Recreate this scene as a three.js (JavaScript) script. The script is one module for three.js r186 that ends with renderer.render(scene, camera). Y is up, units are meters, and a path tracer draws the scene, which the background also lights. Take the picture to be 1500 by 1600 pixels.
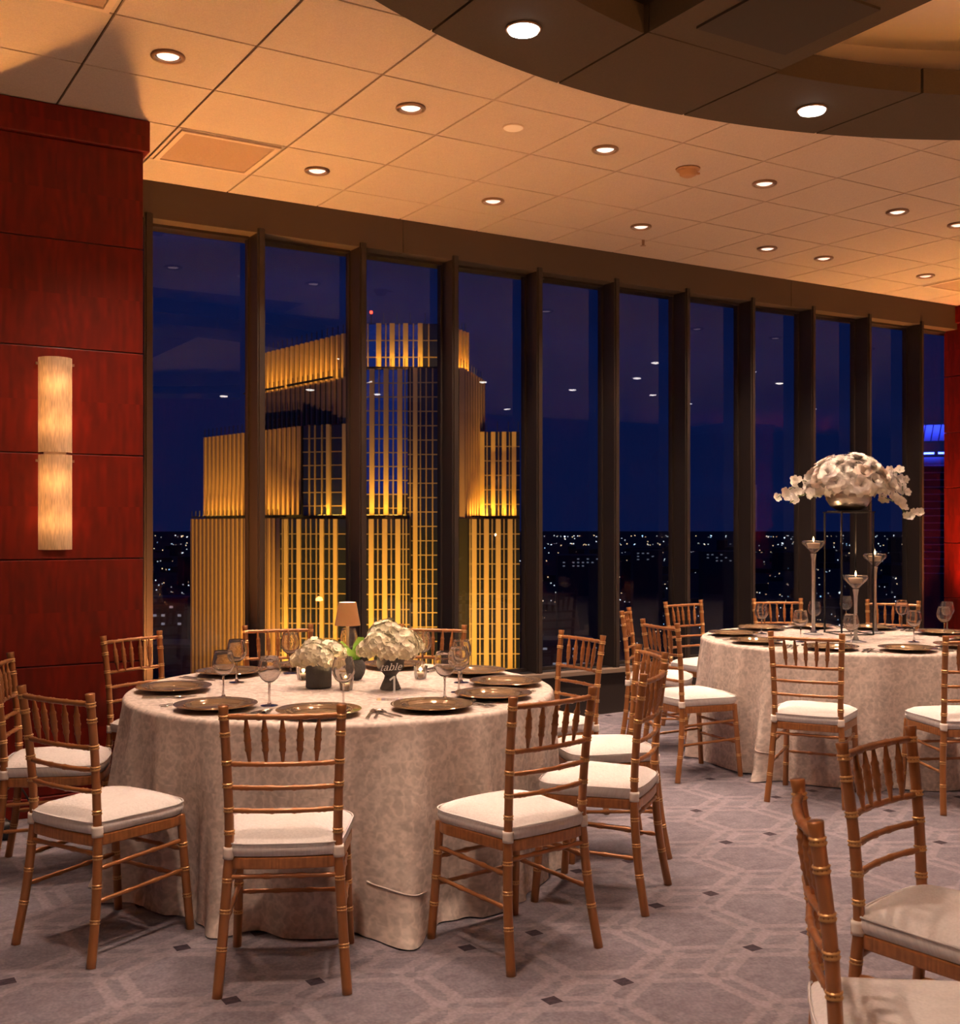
import * as THREE from 'three';
import { mergeGeometries } from 'three/addons/utils/BufferGeometryUtils.js';
import { RoundedBoxGeometry } from 'three/addons/geometries/RoundedBoxGeometry.js';
import { FontLoader } from 'three/addons/loaders/FontLoader.js';
import { TextGeometry } from 'three/addons/geometries/TextGeometry.js';
import { RectAreaLightUniformsLib } from 'three/addons/lights/RectAreaLightUniformsLib.js';
RectAreaLightUniformsLib.init();

/* ---------- camera, sky, exposure ---------- */
const F = 1785, EYE = 1.5, HORIZON = 820, YAW = THREE.MathUtils.degToRad(31.2);
const scene = new THREE.Scene();
const camera = new THREE.PerspectiveCamera(2 * Math.atan(800 / F) * 180 / Math.PI, 1500 / 1600, 0.1, 40000);
camera.position.set(0, EYE, 0);
camera.rotation.set(0, -YAW, 0);
camera.setViewOffset(1500, 1600, 0, -(HORIZON - 800), 1500, 1600);
camera.focus = 4.6;
camera.userData.fStop = 9;
scene.add(camera);
const renderer = new THREE.WebGLRenderer({ antialias: true });
renderer.toneMapping = THREE.LinearToneMapping;
renderer.toneMappingExposure = 1.0;
renderer.shadowMap.enabled = true;
const WARM = [1, 0.69, 0.51], AMBER = [1, 0.375, 0.1];
const LEVEL = { down: 15, ringDown: 15, amber: 46, red: 20, blue: 120, tower: 46, facade: 40, candle: 0.2, lampShade: 0.28, sconce: 0.1 };

/* ---------- random numbers and noise ---------- */
let seedState = 7;
const rnd = () => { seedState = (seedState * 1664525 + 1013904223) >>> 0; return seedState / 4294967296; };
const rr = (a, b) => a + (b - a) * rnd();
function noiseGrid(n, seed) {
  const g = new Float32Array(n * n); let s = seed >>> 0;
  for (let i = 0; i < n * n; i++) { s = (s * 1664525 + 1013904223) >>> 0; g[i] = s / 4294967296; }
  return (x, y) => {
    const xi = Math.floor(x), yi = Math.floor(y); let fx = x - xi, fy = y - yi;
    fx = fx * fx * (3 - 2 * fx); fy = fy * fy * (3 - 2 * fy);
    const p = (a, b) => g[(((b % n) + n) % n) * n + (((a % n) + n) % n)];
    return (p(xi, yi) * (1 - fx) + p(xi + 1, yi) * fx) * (1 - fy) + (p(xi, yi + 1) * (1 - fx) + p(xi + 1, yi + 1) * fx) * fy;
  };
}
const nz = noiseGrid(64, 11), nz2 = noiseGrid(64, 29);
function fbm(u, v, base, oct) { let s = 0, a = 0.5, t = 0; for (let o = 0; o < oct; o++) { const k = base << o; s += a * (o % 2 ? nz2 : nz)(u * k, v * k); t += a; a *= 0.55; } return s / t; }
function tex(w, h, fn, srgb = true) {
  const d = new Uint8Array(w * h * 4);
  for (let y = 0; y < h; y++) for (let x = 0; x < w; x++) { const c = fn(x / w, y / h), i = (y * w + x) * 4; d[i] = c[0] * 255; d[i + 1] = c[1] * 255; d[i + 2] = c[2] * 255; d[i + 3] = 255; }
  const t = new THREE.DataTexture(d, w, h); t.wrapS = t.wrapT = THREE.RepeatWrapping; t.magFilter = THREE.LinearFilter; t.minFilter = THREE.LinearMipmapLinearFilter; t.generateMipmaps = true;
  if (srgb) t.colorSpace = THREE.SRGBColorSpace;
  t.needsUpdate = true; return t;
}
const cl = (v, a = 0, b = 1) => Math.min(b, Math.max(a, v));
const grey = (v) => [cl(v), cl(v), cl(v)];

/* dusk sky: deep blue with faint long streaks of cloud */
{
  const w = 1024, h = 512, d = new Float32Array(w * h * 4);
  for (let y = 0; y < h; y++) for (let x = 0; x < w; x++) {
    const u = x / w, v = y / h, el = (v - 0.5) * 180, i = (y * w + x) * 4;
    const band = fbm(u, v, 8, 2) * 0.4 + 0.6 * nz2(u * 16, v * 128 + 3 * nz(u * 16, v * 16));
    let s = 0.75 + 0.9 * Math.pow(cl((band - 0.35) * 1.7), 2) * Math.exp(-Math.pow((el - 9) / 14, 2)) + 0.5 * cl(el / 50);
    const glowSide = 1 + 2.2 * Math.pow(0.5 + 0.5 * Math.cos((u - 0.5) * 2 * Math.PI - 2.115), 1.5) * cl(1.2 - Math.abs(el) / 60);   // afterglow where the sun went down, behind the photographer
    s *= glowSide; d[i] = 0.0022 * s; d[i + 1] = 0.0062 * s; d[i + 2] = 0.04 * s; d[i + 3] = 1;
  }
  const t = new THREE.DataTexture(d, w, h, THREE.RGBAFormat, THREE.FloatType); t.mapping = THREE.EquirectangularReflectionMapping; t.magFilter = THREE.LinearFilter; t.needsUpdate = true;
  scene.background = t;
}

/* ---------- helpers ---------- */
const V = (x, y, z) => new THREE.Vector3(x, y, z);
const R = THREE.MathUtils.degToRad;
const CT = Math.cos(YAW), ST = Math.sin(YAW);
function ray(px, d) { const X = (px - 750) / F * d; return [X * CT + d * ST, X * ST - d * CT]; }        // a point on the ground plan from an image column and a depth
function onPlane(px, py, h) { return ray(px, F * (EYE - h) / (py - HORIZON)); }                            // where a pixel's ray meets the level plane at height h
const names = {};
function numbered(n) { names[n] = (names[n] ?? -1) + 1; return names[n] ? `${n}_${String(names[n]).padStart(3, '0')}` : n; }
function tag(o, label, category, group, kind) { if (label) o.userData.label = label; if (category) o.userData.category = category; if (group) o.userData.group = group; if (kind) o.userData.kind = kind; return o; }
function shade(o) { o.castShadow = o.receiveShadow = true; return o; }
function thing(name, label, category, pos = [0, 0, 0], turn = 0, group, kind) {
  const o = new THREE.Group(); o.name = numbered(name); o.position.set(...pos); o.rotation.y = turn; scene.add(o);
  return tag(o, label, category, group, kind);
}
function part(name, geo, mat, parent, pos, rot, scl) {
  const m = shade(new THREE.Mesh(geo, mat)); m.name = parent === scene ? numbered(name) : name;
  if (pos) m.position.set(...pos); if (rot) m.rotation.set(...rot); if (scl) m.scale.set(...scl);
  parent.add(m); return m;
}
function struct(name, geo, mat, pos, rot) { const m = part(name, geo, mat, scene, pos, rot); return tag(m, undefined, undefined, undefined, 'structure'); }
function metric(geo, s = 1) {                                            // uv in metres, taken from the side each face points to
  const g = geo.index ? geo.toNonIndexed() : geo; g.computeVertexNormals();
  const p = g.attributes.position, n = g.attributes.normal, uv = new Float32Array(p.count * 2);
  for (let i = 0; i < p.count; i += 3) {
    const ax = Math.abs(n.getX(i)), ay = Math.abs(n.getY(i)), az = Math.abs(n.getZ(i));
    for (let k = i; k < i + 3; k++) {
      const x = p.getX(k), y = p.getY(k), z = p.getZ(k);
      const q = ay >= ax && ay >= az ? [x, z] : ax > az ? [z, y] : [x, y];
      uv[k * 2] = q[0] / s; uv[k * 2 + 1] = q[1] / s;
    }
  }
  g.setAttribute('uv', new THREE.BufferAttribute(uv, 2)); return g;
}
const UNIT = new THREE.BoxGeometry(1, 1, 1);
const bx = (w, h, d, x = 0, y = 0, z = 0) => new THREE.BoxGeometry(w, h, d).translate(x, y, z);
const lathe = (pts, seg = 32) => new THREE.LatheGeometry(pts.map(([r, y]) => new THREE.Vector2(r, y)), seg);
function sweep(pts, radius, n = 24, m = 8, caps = true) {                // a round bar along a curve with a radius that changes on the way
  const c = new THREE.CatmullRomCurve3(pts.map((p) => V(...p))), fr = c.computeFrenetFrames(n), pos = [], idx = [];
  for (let i = 0; i <= n; i++) {
    const p = c.getPointAt(i / n), r = typeof radius === 'function' ? radius(i / n) : radius;
    for (let j = 0; j < m; j++) { const a = j / m * Math.PI * 2, q = p.clone().addScaledVector(fr.normals[i], Math.cos(a) * r).addScaledVector(fr.binormals[i], Math.sin(a) * r); pos.push(q.x, q.y, q.z); }
  }
  for (let i = 0; i < n; i++) for (let j = 0; j < m; j++) { const a = i * m + j, b = i * m + (j + 1) % m; idx.push(a, a + m, b, b, a + m, b + m); }
  if (caps) for (const [i, f] of [[0, 1], [n, 0]]) { const p = c.getPointAt(i / n), k = pos.length / 3; pos.push(p.x, p.y, p.z); for (let j = 0; j < m; j++) { const a = i * m + j, b = i * m + (j + 1) % m; f ? idx.push(k, a, b) : idx.push(k, b, a); } }
  const g = new THREE.BufferGeometry(); g.setAttribute('position', new THREE.Float32BufferAttribute(pos, 3)); g.setIndex(idx); g.computeVertexNormals();
  g.setAttribute('uv', new THREE.Float32BufferAttribute(new Float32Array(pos.length / 3 * 2), 2)); return g;
}
function gridGeo(nu, nv, fn, closeU = false) {                           // surface over a grid; fn(u, v) gives x, y, z and optionally texture coordinates
  const pos = [], uv = [], idx = [];
  for (let j = 0; j <= nv; j++) for (let i = 0; i <= nu; i++) { const q = fn(i / nu, j / nv); pos.push(q[0], q[1], q[2]); uv.push(q[3] ?? i / nu, q[4] ?? j / nv); }
  for (let j = 0; j < nv; j++) for (let i = 0; i < nu; i++) { const a = j * (nu + 1) + i; idx.push(a, a + 1, a + nu + 1, a + 1, a + nu + 2, a + nu + 1); }
  const g = new THREE.BufferGeometry(); g.setAttribute('position', new THREE.Float32BufferAttribute(pos, 3)); g.setAttribute('uv', new THREE.Float32BufferAttribute(uv, 2)); g.setIndex(idx); g.computeVertexNormals();
  if (closeU) { const n = g.attributes.normal; for (let j = 0; j <= nv; j++) { const a = j * (nu + 1), b = a + nu, s = V(n.getX(a) + n.getX(b), n.getY(a) + n.getY(b), n.getZ(a) + n.getZ(b)).normalize(); n.setXYZ(a, s.x, s.y, s.z); n.setXYZ(b, s.x, s.y, s.z); } }
  return g;
}
const lin = (r, g, b) => new THREE.Color().setRGB(r, g, b);
function mat(color, roughness = 0.6, metalness = 0, extra = {}) { return new THREE.MeshStandardMaterial({ color: color.isColor ? color : lin(...color), roughness, metalness, side: THREE.DoubleSide, ...extra }); }
function phys(color, roughness, extra = {}) { return new THREE.MeshPhysicalMaterial({ color: lin(...color), roughness, side: THREE.DoubleSide, ...extra }); }
function glow(color, k) { return new THREE.MeshStandardMaterial({ color: lin(...color), emissive: lin(...color), emissiveIntensity: k, roughness: 0.5, side: THREE.DoubleSide }); }
function spot(pos, target, color, cd, angle, penumbra, radius = 2) {
  const l = new THREE.SpotLight(lin(...color), cd, 0, angle, penumbra, 2); l.position.set(...pos); l.target.position.set(...target); l.castShadow = true; l.shadow.radius = radius;
  l.shadow.bias = -0.0005; scene.add(l); scene.add(l.target); return l;
}
function bulb(pos, color, cd, radius = 1) { const l = new THREE.PointLight(lin(...color), cd, 0, 2); l.position.set(...pos); l.castShadow = true; l.shadow.radius = radius; scene.add(l); return l; }
function area(pos, target, color, k, w, h) { const l = new THREE.RectAreaLight(lin(...color), k, w, h); l.position.set(...pos); l.lookAt(...target); scene.add(l); return l; }

/* ---------- materials ---------- */
const tTile = tex(512, 512, (u, v) => { const f = nz(u * 256, v * 256) * 0.5 + nz2(u * 128, v * 128) * 0.5, k = 0.9 + (f - 0.5) * 0.1; return [k, k * 0.99, k * 0.975]; });
const tWood = tex(512, 512, (u, v) => { const g = fbm(u * 1, v * 1, 4, 2), s = nz(u * 64 + g * 3, v * 8) * 0.5 + nz2(u * 64, v * 16 + g * 6) * 0.3 + fbm(u, v, 16, 2) * 0.2, k = 0.72 + 0.5 * s; return [cl(0.42 * k), cl(0.082 * k), cl(0.026 * k)]; });
const tGold = tex(256, 256, (u, v) => { const s = nz(u * 64, v * 8) * 0.5 + fbm(u, v, 16, 3) * 0.5, k = 0.8 + 0.4 * s; return [cl(0.8 * k), cl(0.53 * k), cl(0.31 * k)]; });
const tNoise = tex(256, 256, (u, v) => grey(fbm(u, v, 32, 2)), false);
// crushed jacquard: leafy patches of smoother and duller weave
const damask = (u, v) => { const w = fbm(u, v, 8, 3), a = Math.abs(fbm(u + 0.13, v + 0.41, 16, 3) - 0.5) * 5, b = fbm(u + 0.3, v + 0.7, 32, 2); return cl(0.35 + 0.42 * cl(1.3 - a * 1.6) + (w - 0.5) * 0.35 + (b - 0.5) * 0.8); };
const tCloth = tex(512, 512, (u, v) => { const d = damask(u, v), k = 0.78 + 0.2 * d; return [k, k * 0.95, k * 0.915]; });
const tClothRough = tex(512, 512, (u, v) => grey(0.85 - 0.45 * damask(u, v)), false);
const tLinen = tex(256, 256, (u, v) => { const k = 0.9 + 0.06 * fbm(u, v, 64, 1) + 0.03 * fbm(u, v, 4, 2); return [k, k * 0.97, k * 0.945]; });
// carpet: cut pile, pale double lines in a lattice, small dark squares
const CX = 0.865, CZ = 0.525;
const tCarpet = (() => {
  const segs = [];
  for (const x of [0.045, 0.4725]) segs.push([x, 0.11, x, 0.4]);
  for (const x of [0.045, 0.4725]) for (const s of [-1, 1]) segs.push([x, 0.4, x + s * 0.43, 0.635]);
  const dist = (x, z, [x0, z0, x1, z1]) => { const dx = x1 - x0, dz = z1 - z0, q = dx * dx + dz * dz, t = ((x - x0) * dx + (z - z0) * dz) / q; return t < -0.04 || t > 1.04 ? 9 : Math.abs((x - x0) * dz - (z - z0) * dx) / Math.sqrt(q); };
  return tex(692, 420, (u, v) => {
    let line = 0, dark = 0;
    const x0 = u * CX, z0 = v * CZ, wob = 0.006 * (nz(u * 64, v * 64) - 0.5);
    for (const ox of [-CX, 0, CX]) for (const oz of [-CZ, 0, CZ]) {
      const x = x0 + ox, z = z0 + oz;
      for (const s of segs) { const d = dist(x, z, s) + wob; if (d < 0.07) line = Math.max(line, cl((d - 0.016) / 0.008) * cl((0.062 - d) / 0.008)); }
      for (const sx of [0.33, 0.615]) if (Math.abs(x - sx) < 0.026 && Math.abs(z) < 0.026) dark = 1;
    }
    const f = (nz2(u * 64 * 2, v * 64) - 0.5) * 0.09 + (fbm(u, v, 16, 2) - 0.5) * 0.1;
    const q = line * 0.085, b = dark ? [0.25, 0.2, 0.26] : [0.555 + q, 0.535 + q * 0.9, 0.585 + q * 0.8];
    return b.map((c) => cl(c + f));
  });
})();
const tAlabaster = tex(256, 512, (u, v) => { const a = fbm(u, v, 4, 4), b = nz(u * 64, v * 16), k = 0.62 + 0.3 * a + 0.16 * b; return [cl(k), cl(k * 0.97), cl(k * 0.92)]; });
const chairBand = new THREE.MeshPhysicalMaterial({ color: lin(0.62, 0.36, 0.14), roughness: 0.28, metalness: 0.55 });
const M = {
  tile: mat([0.66, 0.6, 0.53], 0.95, 0, { map: tTile }),
  tbar: mat([0.12, 0.07, 0.035], 0.8), grilleFrame: mat([0.62, 0.52, 0.42], 0.7), perforated: mat([0.4, 0.29, 0.21], 0.8, 0, { bumpMap: tNoise, bumpScale: 0.002 }),
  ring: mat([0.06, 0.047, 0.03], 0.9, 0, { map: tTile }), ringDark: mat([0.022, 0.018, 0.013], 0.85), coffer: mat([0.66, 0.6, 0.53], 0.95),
  wood: phys([1, 1, 1], 0.5, { map: tWood, clearcoat: 0.08, clearcoatRoughness: 0.25, specularIntensity: 0.5 }), woodDark: mat([0.09, 0.02, 0.012], 0.6),
  bronze: mat([0.036, 0.027, 0.022], 0.5, 0.25), header: mat([0.085, 0.06, 0.036], 0.7), sill: mat([0.2, 0.15, 0.11], 0.45), black: mat([0.012, 0.011, 0.012], 0.5),
  carpet: mat([0.55, 0.54, 0.54], 1, 0, { map: tCarpet, bumpMap: tNoise, bumpScale: 0.003 }),
  pane: phys([1, 1, 1], 0, { transmission: 1, thickness: 0, ior: 1.72 }),
  chair: phys([0.62, 0.62, 0.62], 0.36, { map: tGold, metalness: 0.35, clearcoat: 0.5, clearcoatRoughness: 0.25 }),
  cushion: mat([0.74, 0.745, 0.77], 0.9, 0, { map: tLinen, bumpMap: tNoise, bumpScale: 0.001 }), strap: mat([0.78, 0.7, 0.62], 0.95),
  cloth: phys([0.74, 0.71, 0.69], 0.9, { map: tCloth, roughnessMap: tClothRough, sheen: 0.3, sheenRoughness: 0.4 }),
  plain: mat([0.7, 0.68, 0.66], 0.8), tableLeg: mat([0.2, 0.2, 0.2], 0.5, 0.5),
  charger: mat([0.36, 0.24, 0.14], 0.1, 0.6), glass: phys([1, 0.97, 0.94], 0.0, { transmission: 0.97, thickness: 0.004, ior: 1.45 }), clearStem: phys([1, 0.95, 0.9], 0.05, { transmission: 0.6, thickness: 0.004, ior: 1.45 }), acrylic: phys([1, 1, 1], 0.02, { transmission: 1, thickness: 0, ior: 1.45 }),
  steel: mat([0.72, 0.68, 0.62], 0.22, 1), pot: mat([0.06, 0.058, 0.055], 0.75, 0, { bumpMap: tNoise, bumpScale: 0.003 }),
  cream: phys([0.97, 0.9, 0.64], 0.8, { transmission: 0.05, thickness: 0 }), rose: phys([0.95, 0.91, 0.83], 0.75, { transmission: 0.1, thickness: 0 }), blush: phys([0.92, 0.8, 0.67], 0.75, { transmission: 0.1, thickness: 0 }),
  leaf: phys([0.3, 0.55, 0.06], 0.55, { transmission: 0.3, thickness: 0 }), stem: mat([0.1, 0.2, 0.05], 0.7),
  shade: phys([0.28, 0.14, 0.06], 0.95, { transmission: 0.06, thickness: 0 }), lampStem: mat([0.75, 0.6, 0.35], 0.3, 0.6),
  mercury: mat([0.5, 0.45, 0.38], 0.28, 0.9, { bumpMap: tNoise, bumpScale: 0.003 }), wax: phys([0.9, 0.75, 0.6], 0.6), white: mat([0.85, 0.85, 0.82], 0.6),
  alabaster: phys([0.95, 0.85, 0.72], 1, { map: tAlabaster, transmission: 0.55, thickness: 0, emissive: lin(1, 0.45, 0.12), emissiveIntensity: 0.12 }),
  trim: mat([0.3, 0.2, 0.13], 0.35, 0.5), lens: glow([1, 0.8, 0.7], 1.3), lensBright: glow([1, 0.93, 0.85], 12), cone: mat([0.75, 0.7, 0.65], 0.25, 0.8),
};

/* ---------- room shell ---------- */
const CEIL = 3.68, ZW = -7.42, ZF = -7.25, XL = -4, XR = 27, ZB = 4.6;
const TX = 0.634, TZ = 0.615, TX0 = 1.188, TZ0 = -4.965;     // ceiling grid
const RC = [3.254, -0.686], RO = 3.372, RI = 2.795, RING = 3.4;
{
  const g = metric(new THREE.BoxGeometry(XR - XL + 0.4, 0.2, ZB - ZW + 0.4)); g.translate((XL + XR) / 2, -0.1, (ZB + ZW) / 2);
  const uv = g.attributes.uv, p = g.attributes.position;
  for (let i = 0; i < uv.count; i++) uv.setXY(i, p.getX(i) / CX, (p.getZ(i) + 3.49) / CZ);
  struct('floor', g, M.carpet);
}
// grid ceiling: lay-in tiles, one by one where the photograph shows them
{
  const ceil = thing('ceiling', undefined, undefined, [0, 0, 0], 0, undefined, 'structure');
  // backing slab with a round opening above the dropped ring
  const s = new THREE.Shape(); s.moveTo(XL - 0.2, -ZB - 0.2); s.lineTo(XR + 0.2, -ZB - 0.2); s.lineTo(XR + 0.2, -ZW + 0.2); s.lineTo(XL - 0.2, -ZW + 0.2); s.closePath();
  const hole = new THREE.Path(); hole.absarc(RC[0], -RC[1], 3.15, 0, Math.PI * 2, true); s.holes.push(hole);
  part('ceiling_slab', new THREE.ExtrudeGeometry(s, { depth: 0.15, bevelEnabled: false, curveSegments: 48 }).rotateX(-Math.PI / 2), M.tbar, ceil, [0, CEIL + 0.007, 0]);
  const tileGeo = metric(new THREE.BoxGeometry(TX - 0.012, 0.012, TZ - 0.012), TX), rest = [];
  for (let i = -9; i <= 40; i++) for (let k = -16; k <= 4; k++) {
    const x = TX0 + (i + 0.5) * TX, z = TZ0 + (k + 0.5) * TZ + 0;
    if (x < XL + 0.2 || x > XR - 0.2) continue;
    for (const zz of [z]) {
      let z0 = zz - TZ / 2, z1 = zz + TZ / 2; if (z1 > ZB || z0 < ZF - TZ) continue;
      z0 = Math.max(z0, ZF);
      const d = Math.hypot(x - RC[0], zz - RC[1]); if (d < 3.5) continue;
      const seen = x > 0.4 && x < 11.6 && zz < -2.6;
      if (z1 - z0 < 0.1) continue;
      const cut = z1 - z0 < TZ - 0.02;
      if (seen) part('ceiling_tile', cut ? metric(new THREE.BoxGeometry(TX - 0.012, 0.012, z1 - z0 - 0.006), TX) : tileGeo, M.tile, ceil, [x, CEIL, (z0 + z1) / 2]);
      else rest.push(metric(new THREE.BoxGeometry(TX - 0.012, 0.012, z1 - z0 - 0.009), TX).translate(x, CEIL, (z0 + z1) / 2));
    }
  }
  for (let k = 5; k <= 15; k++) for (let i = -9; i <= 40; i++) { const x = TX0 + (i + 0.5) * TX, z = TZ0 + (k + 0.5) * TZ; if (x < XL + 0.2 || x > XR - 0.2 || z > ZB - 0.2 || Math.hypot(x - RC[0], z - RC[1]) < 3.5) continue; rest.push(metric(new THREE.BoxGeometry(TX - 0.012, 0.012, TZ - 0.012), TX).translate(x, CEIL, z)); }
  const far = part('ceiling_tile_field', mergeGeometries(rest), M.tile, ceil); far.userData.kind = 'stuff';
}
// dropped ring of dark panels with a cross beam and two coffers
{
  const ring = thing('ceiling_ring', undefined, undefined, [0, 0, 0], 0, undefined, 'structure');
  const W = 0.7165, X0 = 2.834, [cx, cz] = RC, gap = 0.006;
  const zo = (x) => Math.sqrt(Math.max(0, RO * RO - (x - cx) ** 2)), zi = (x) => Math.sqrt(Math.max(0, RI * RI - (x - cx) ** 2));
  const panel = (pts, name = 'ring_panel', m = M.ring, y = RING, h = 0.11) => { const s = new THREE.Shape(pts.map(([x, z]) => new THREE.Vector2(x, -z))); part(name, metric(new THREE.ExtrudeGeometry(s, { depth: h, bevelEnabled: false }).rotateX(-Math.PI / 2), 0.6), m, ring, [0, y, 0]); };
  for (let b = -5; b <= 5; b++) for (const side of [-1, 1]) {
    const xa = Math.max(cx - RO + 0.001, X0 + b * W + gap), xb = Math.min(cx + RO - 0.001, X0 + (b + 1) * W - gap); if (xb - xa < 0.05) continue;
    const top = [], bot = [], n = 10;
    for (let i = 0; i <= n; i++) { const x = xa + (xb - xa) * i / n; top.push([x, cz + side * zo(x)]); bot.push([x, b === 0 ? cz + side * 2.75 : cz + side * (zi(x) + (zi(x) < 0.01 ? 0.003 : 0))]); }
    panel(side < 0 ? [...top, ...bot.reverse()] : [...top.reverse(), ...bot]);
  }
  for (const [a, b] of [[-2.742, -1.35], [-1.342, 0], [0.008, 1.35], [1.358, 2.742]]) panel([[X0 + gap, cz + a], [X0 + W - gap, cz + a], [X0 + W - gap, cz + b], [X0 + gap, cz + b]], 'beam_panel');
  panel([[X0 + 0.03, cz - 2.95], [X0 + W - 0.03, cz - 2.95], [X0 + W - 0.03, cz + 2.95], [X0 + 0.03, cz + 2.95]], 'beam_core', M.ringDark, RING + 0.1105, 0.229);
  const arcStrip = (r, a0, a1, y0, y1, m, name) => part(name, gridGeo(48, 1, (u, v) => { const a = a0 + (a1 - a0) * u; return [cx + r * Math.cos(a), y0 + (y1 - y0) * v, cz + r * Math.sin(a)]; }), m, ring);
  arcStrip(3.14, 0, Math.PI * 2, RING + 0.1, RING + 0.345, M.coffer, 'coffer_wall');
  const disc = (xs, m, name) => { const s = new THREE.Shape(); s.absarc(cx, -cz, 3.15, 0, Math.PI * 2); part(name, new THREE.ExtrudeGeometry(s, { depth: 0.05, bevelEnabled: false, curveSegments: 48 }).rotateX(-Math.PI / 2), m, ring, [0, RING + 0.34, 0]); };
  disc(0, M.coffer, 'coffer_ceiling');
  // grille let into the beam panel
  const [g0x, g0z] = onPlane(1090, 42, RING), [g1x, g1z] = onPlane(1225, 83, RING), gw = 0.47;
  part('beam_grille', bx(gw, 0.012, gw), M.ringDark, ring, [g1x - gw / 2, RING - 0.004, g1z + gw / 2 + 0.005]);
}
// walls
struct('wall_back', bx(XR - XL + 0.4, 3.9, 0.2, (XL + XR) / 2, 1.95, ZB + 0.1), M.wood.clone());
scene.getObjectByName('wall_back').geometry = metric(scene.getObjectByName('wall_back').geometry, 1.2);
struct('wall_left', metric(bx(0.2, 3.9, ZB - ZW + 0.4, XL - 0.1, 1.95, (ZB + ZW) / 2), 1.2), M.wood);
struct('wall_right', metric(bx(0.2, 3.9, ZB - ZW + 0.4, XR + 0.1, 1.95, (ZB + ZW) / 2), 1.2), M.wood);
// window wall: header, sill bench and a row of tall panes between deep mullions
{
  const hd = tag(thing('trim_1'), undefined, undefined, undefined, 'structure');
  for (let i = 0; i < 8; i++) part('header_panel', bx((XR - XL) / 8 - 0.006, 0.24, 0.3), M.header, hd, [XL + (i + 0.5) * (XR - XL) / 8, CEIL - 0.12, ZF - 0.15]);
  const sl = tag(thing('trim_2'), undefined, undefined, undefined, 'structure');
  part('sill_top', bx(XR - XL, 0.03, 0.26), M.sill, sl, [(XL + XR) / 2, 0.345, ZF - 0.06]);
  part('sill_front', bx(XR - XL, 0.33, 0.2), M.bronze, sl, [(XL + XR) / 2, 0.165, ZF - 0.09]);
  part('sill_grille', bx(XR - XL, 0.006, 0.08), M.black, sl, [(XL + XR) / 2, 0.362, ZF - 0.08]);
  struct('wall_front', bx(XR - XL + 0.4, 0.36, 0.15, (XL + XR) / 2, 0.18, ZW - 0.06), M.bronze);
  struct('wall_front_upper', bx(XR - XL + 0.4, 0.4, 0.12, (XL + XR) / 2, CEIL - 0.05, ZW - 0.06), M.bronze);
  const pitch = 0.745, x0 = 2.69, mull = mergeGeometries([bx(0.055, 3.14, 0.17, 0, 1.9, 0.085), bx(0.085, 3.14, 0.05, 0, 1.9, 0.0), bx(0.03, 3.14, 0.012, 0, 1.9, 0.176)]);
  let n = 1;
  for (let i = -8; i <= 31; i++) {
    const w = thing(`window_${n++}`, undefined, undefined, [x0 + i * pitch, 0, ZW], 0, undefined, 'structure');
    part('mullion', mull, M.bronze, w);
    part('pane', new THREE.PlaneGeometry(pitch - 0.07, 3.14), M.pane, w, [pitch / 2, 1.9, 0.0]);
    part('bead', mergeGeometries([bx(pitch - 0.08, 0.025, 0.04, pitch / 2, 0.375, 0.02), bx(pitch - 0.08, 0.025, 0.04, pitch / 2, 3.435, 0.02)]), M.bronze, w);
  }
}
// piers clad in cherry veneer: horizontal boards with shadow joints, crown and base
function pier(x0, x1, z0, z1, label) {
  const t = thing('wood_pier', label, 'pillar'); t.userData.kind = 'structure'; delete t.userData.category;
  part('core', bx(x1 - x0 - 0.03, CEIL, z1 - z0 - 0.03), M.woodDark, t, [(x0 + x1) / 2, CEIL / 2, (z0 + z1) / 2]);
  const ys = [0.1, 0.77, 1.32, 1.87, 2.42, 2.98, 3.5];
  for (let i = 0; i < ys.length - 1; i++) { const g = metric(new RoundedBoxGeometry(x1 - x0, ys[i + 1] - ys[i] - 0.006, z1 - z0, 1, 0.003), 1.2); part('veneer_panel', g, M.wood, t, [(x0 + x1) / 2, (ys[i] + ys[i + 1]) / 2, (z0 + z1) / 2]); }
  part('crown', metric(new RoundedBoxGeometry(x1 - x0 + 0.06, 0.17, z1 - z0 + 0.06, 2, 0.008), 1.2), M.wood, t, [(x0 + x1) / 2, 3.585, (z0 + z1) / 2]);
  part('base', metric(new RoundedBoxGeometry(x1 - x0 + 0.03, 0.1, z1 - z0 + 0.03, 2, 0.006), 1.2), M.wood, t, [(x0 + x1) / 2, 0.05, (z0 + z1) / 2]);
  return t;
}
pier(0.75, 1.635, -7.2, -6.2); pier(9.93, 10.5, -7.4, -6.85);
const backPiers = [[-0.4, 0.8], [8.4, 9.6], [17.1, 18.3]];
for (const [a, b] of backPiers) pier(a, b, 3.1, 4.58);

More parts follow.
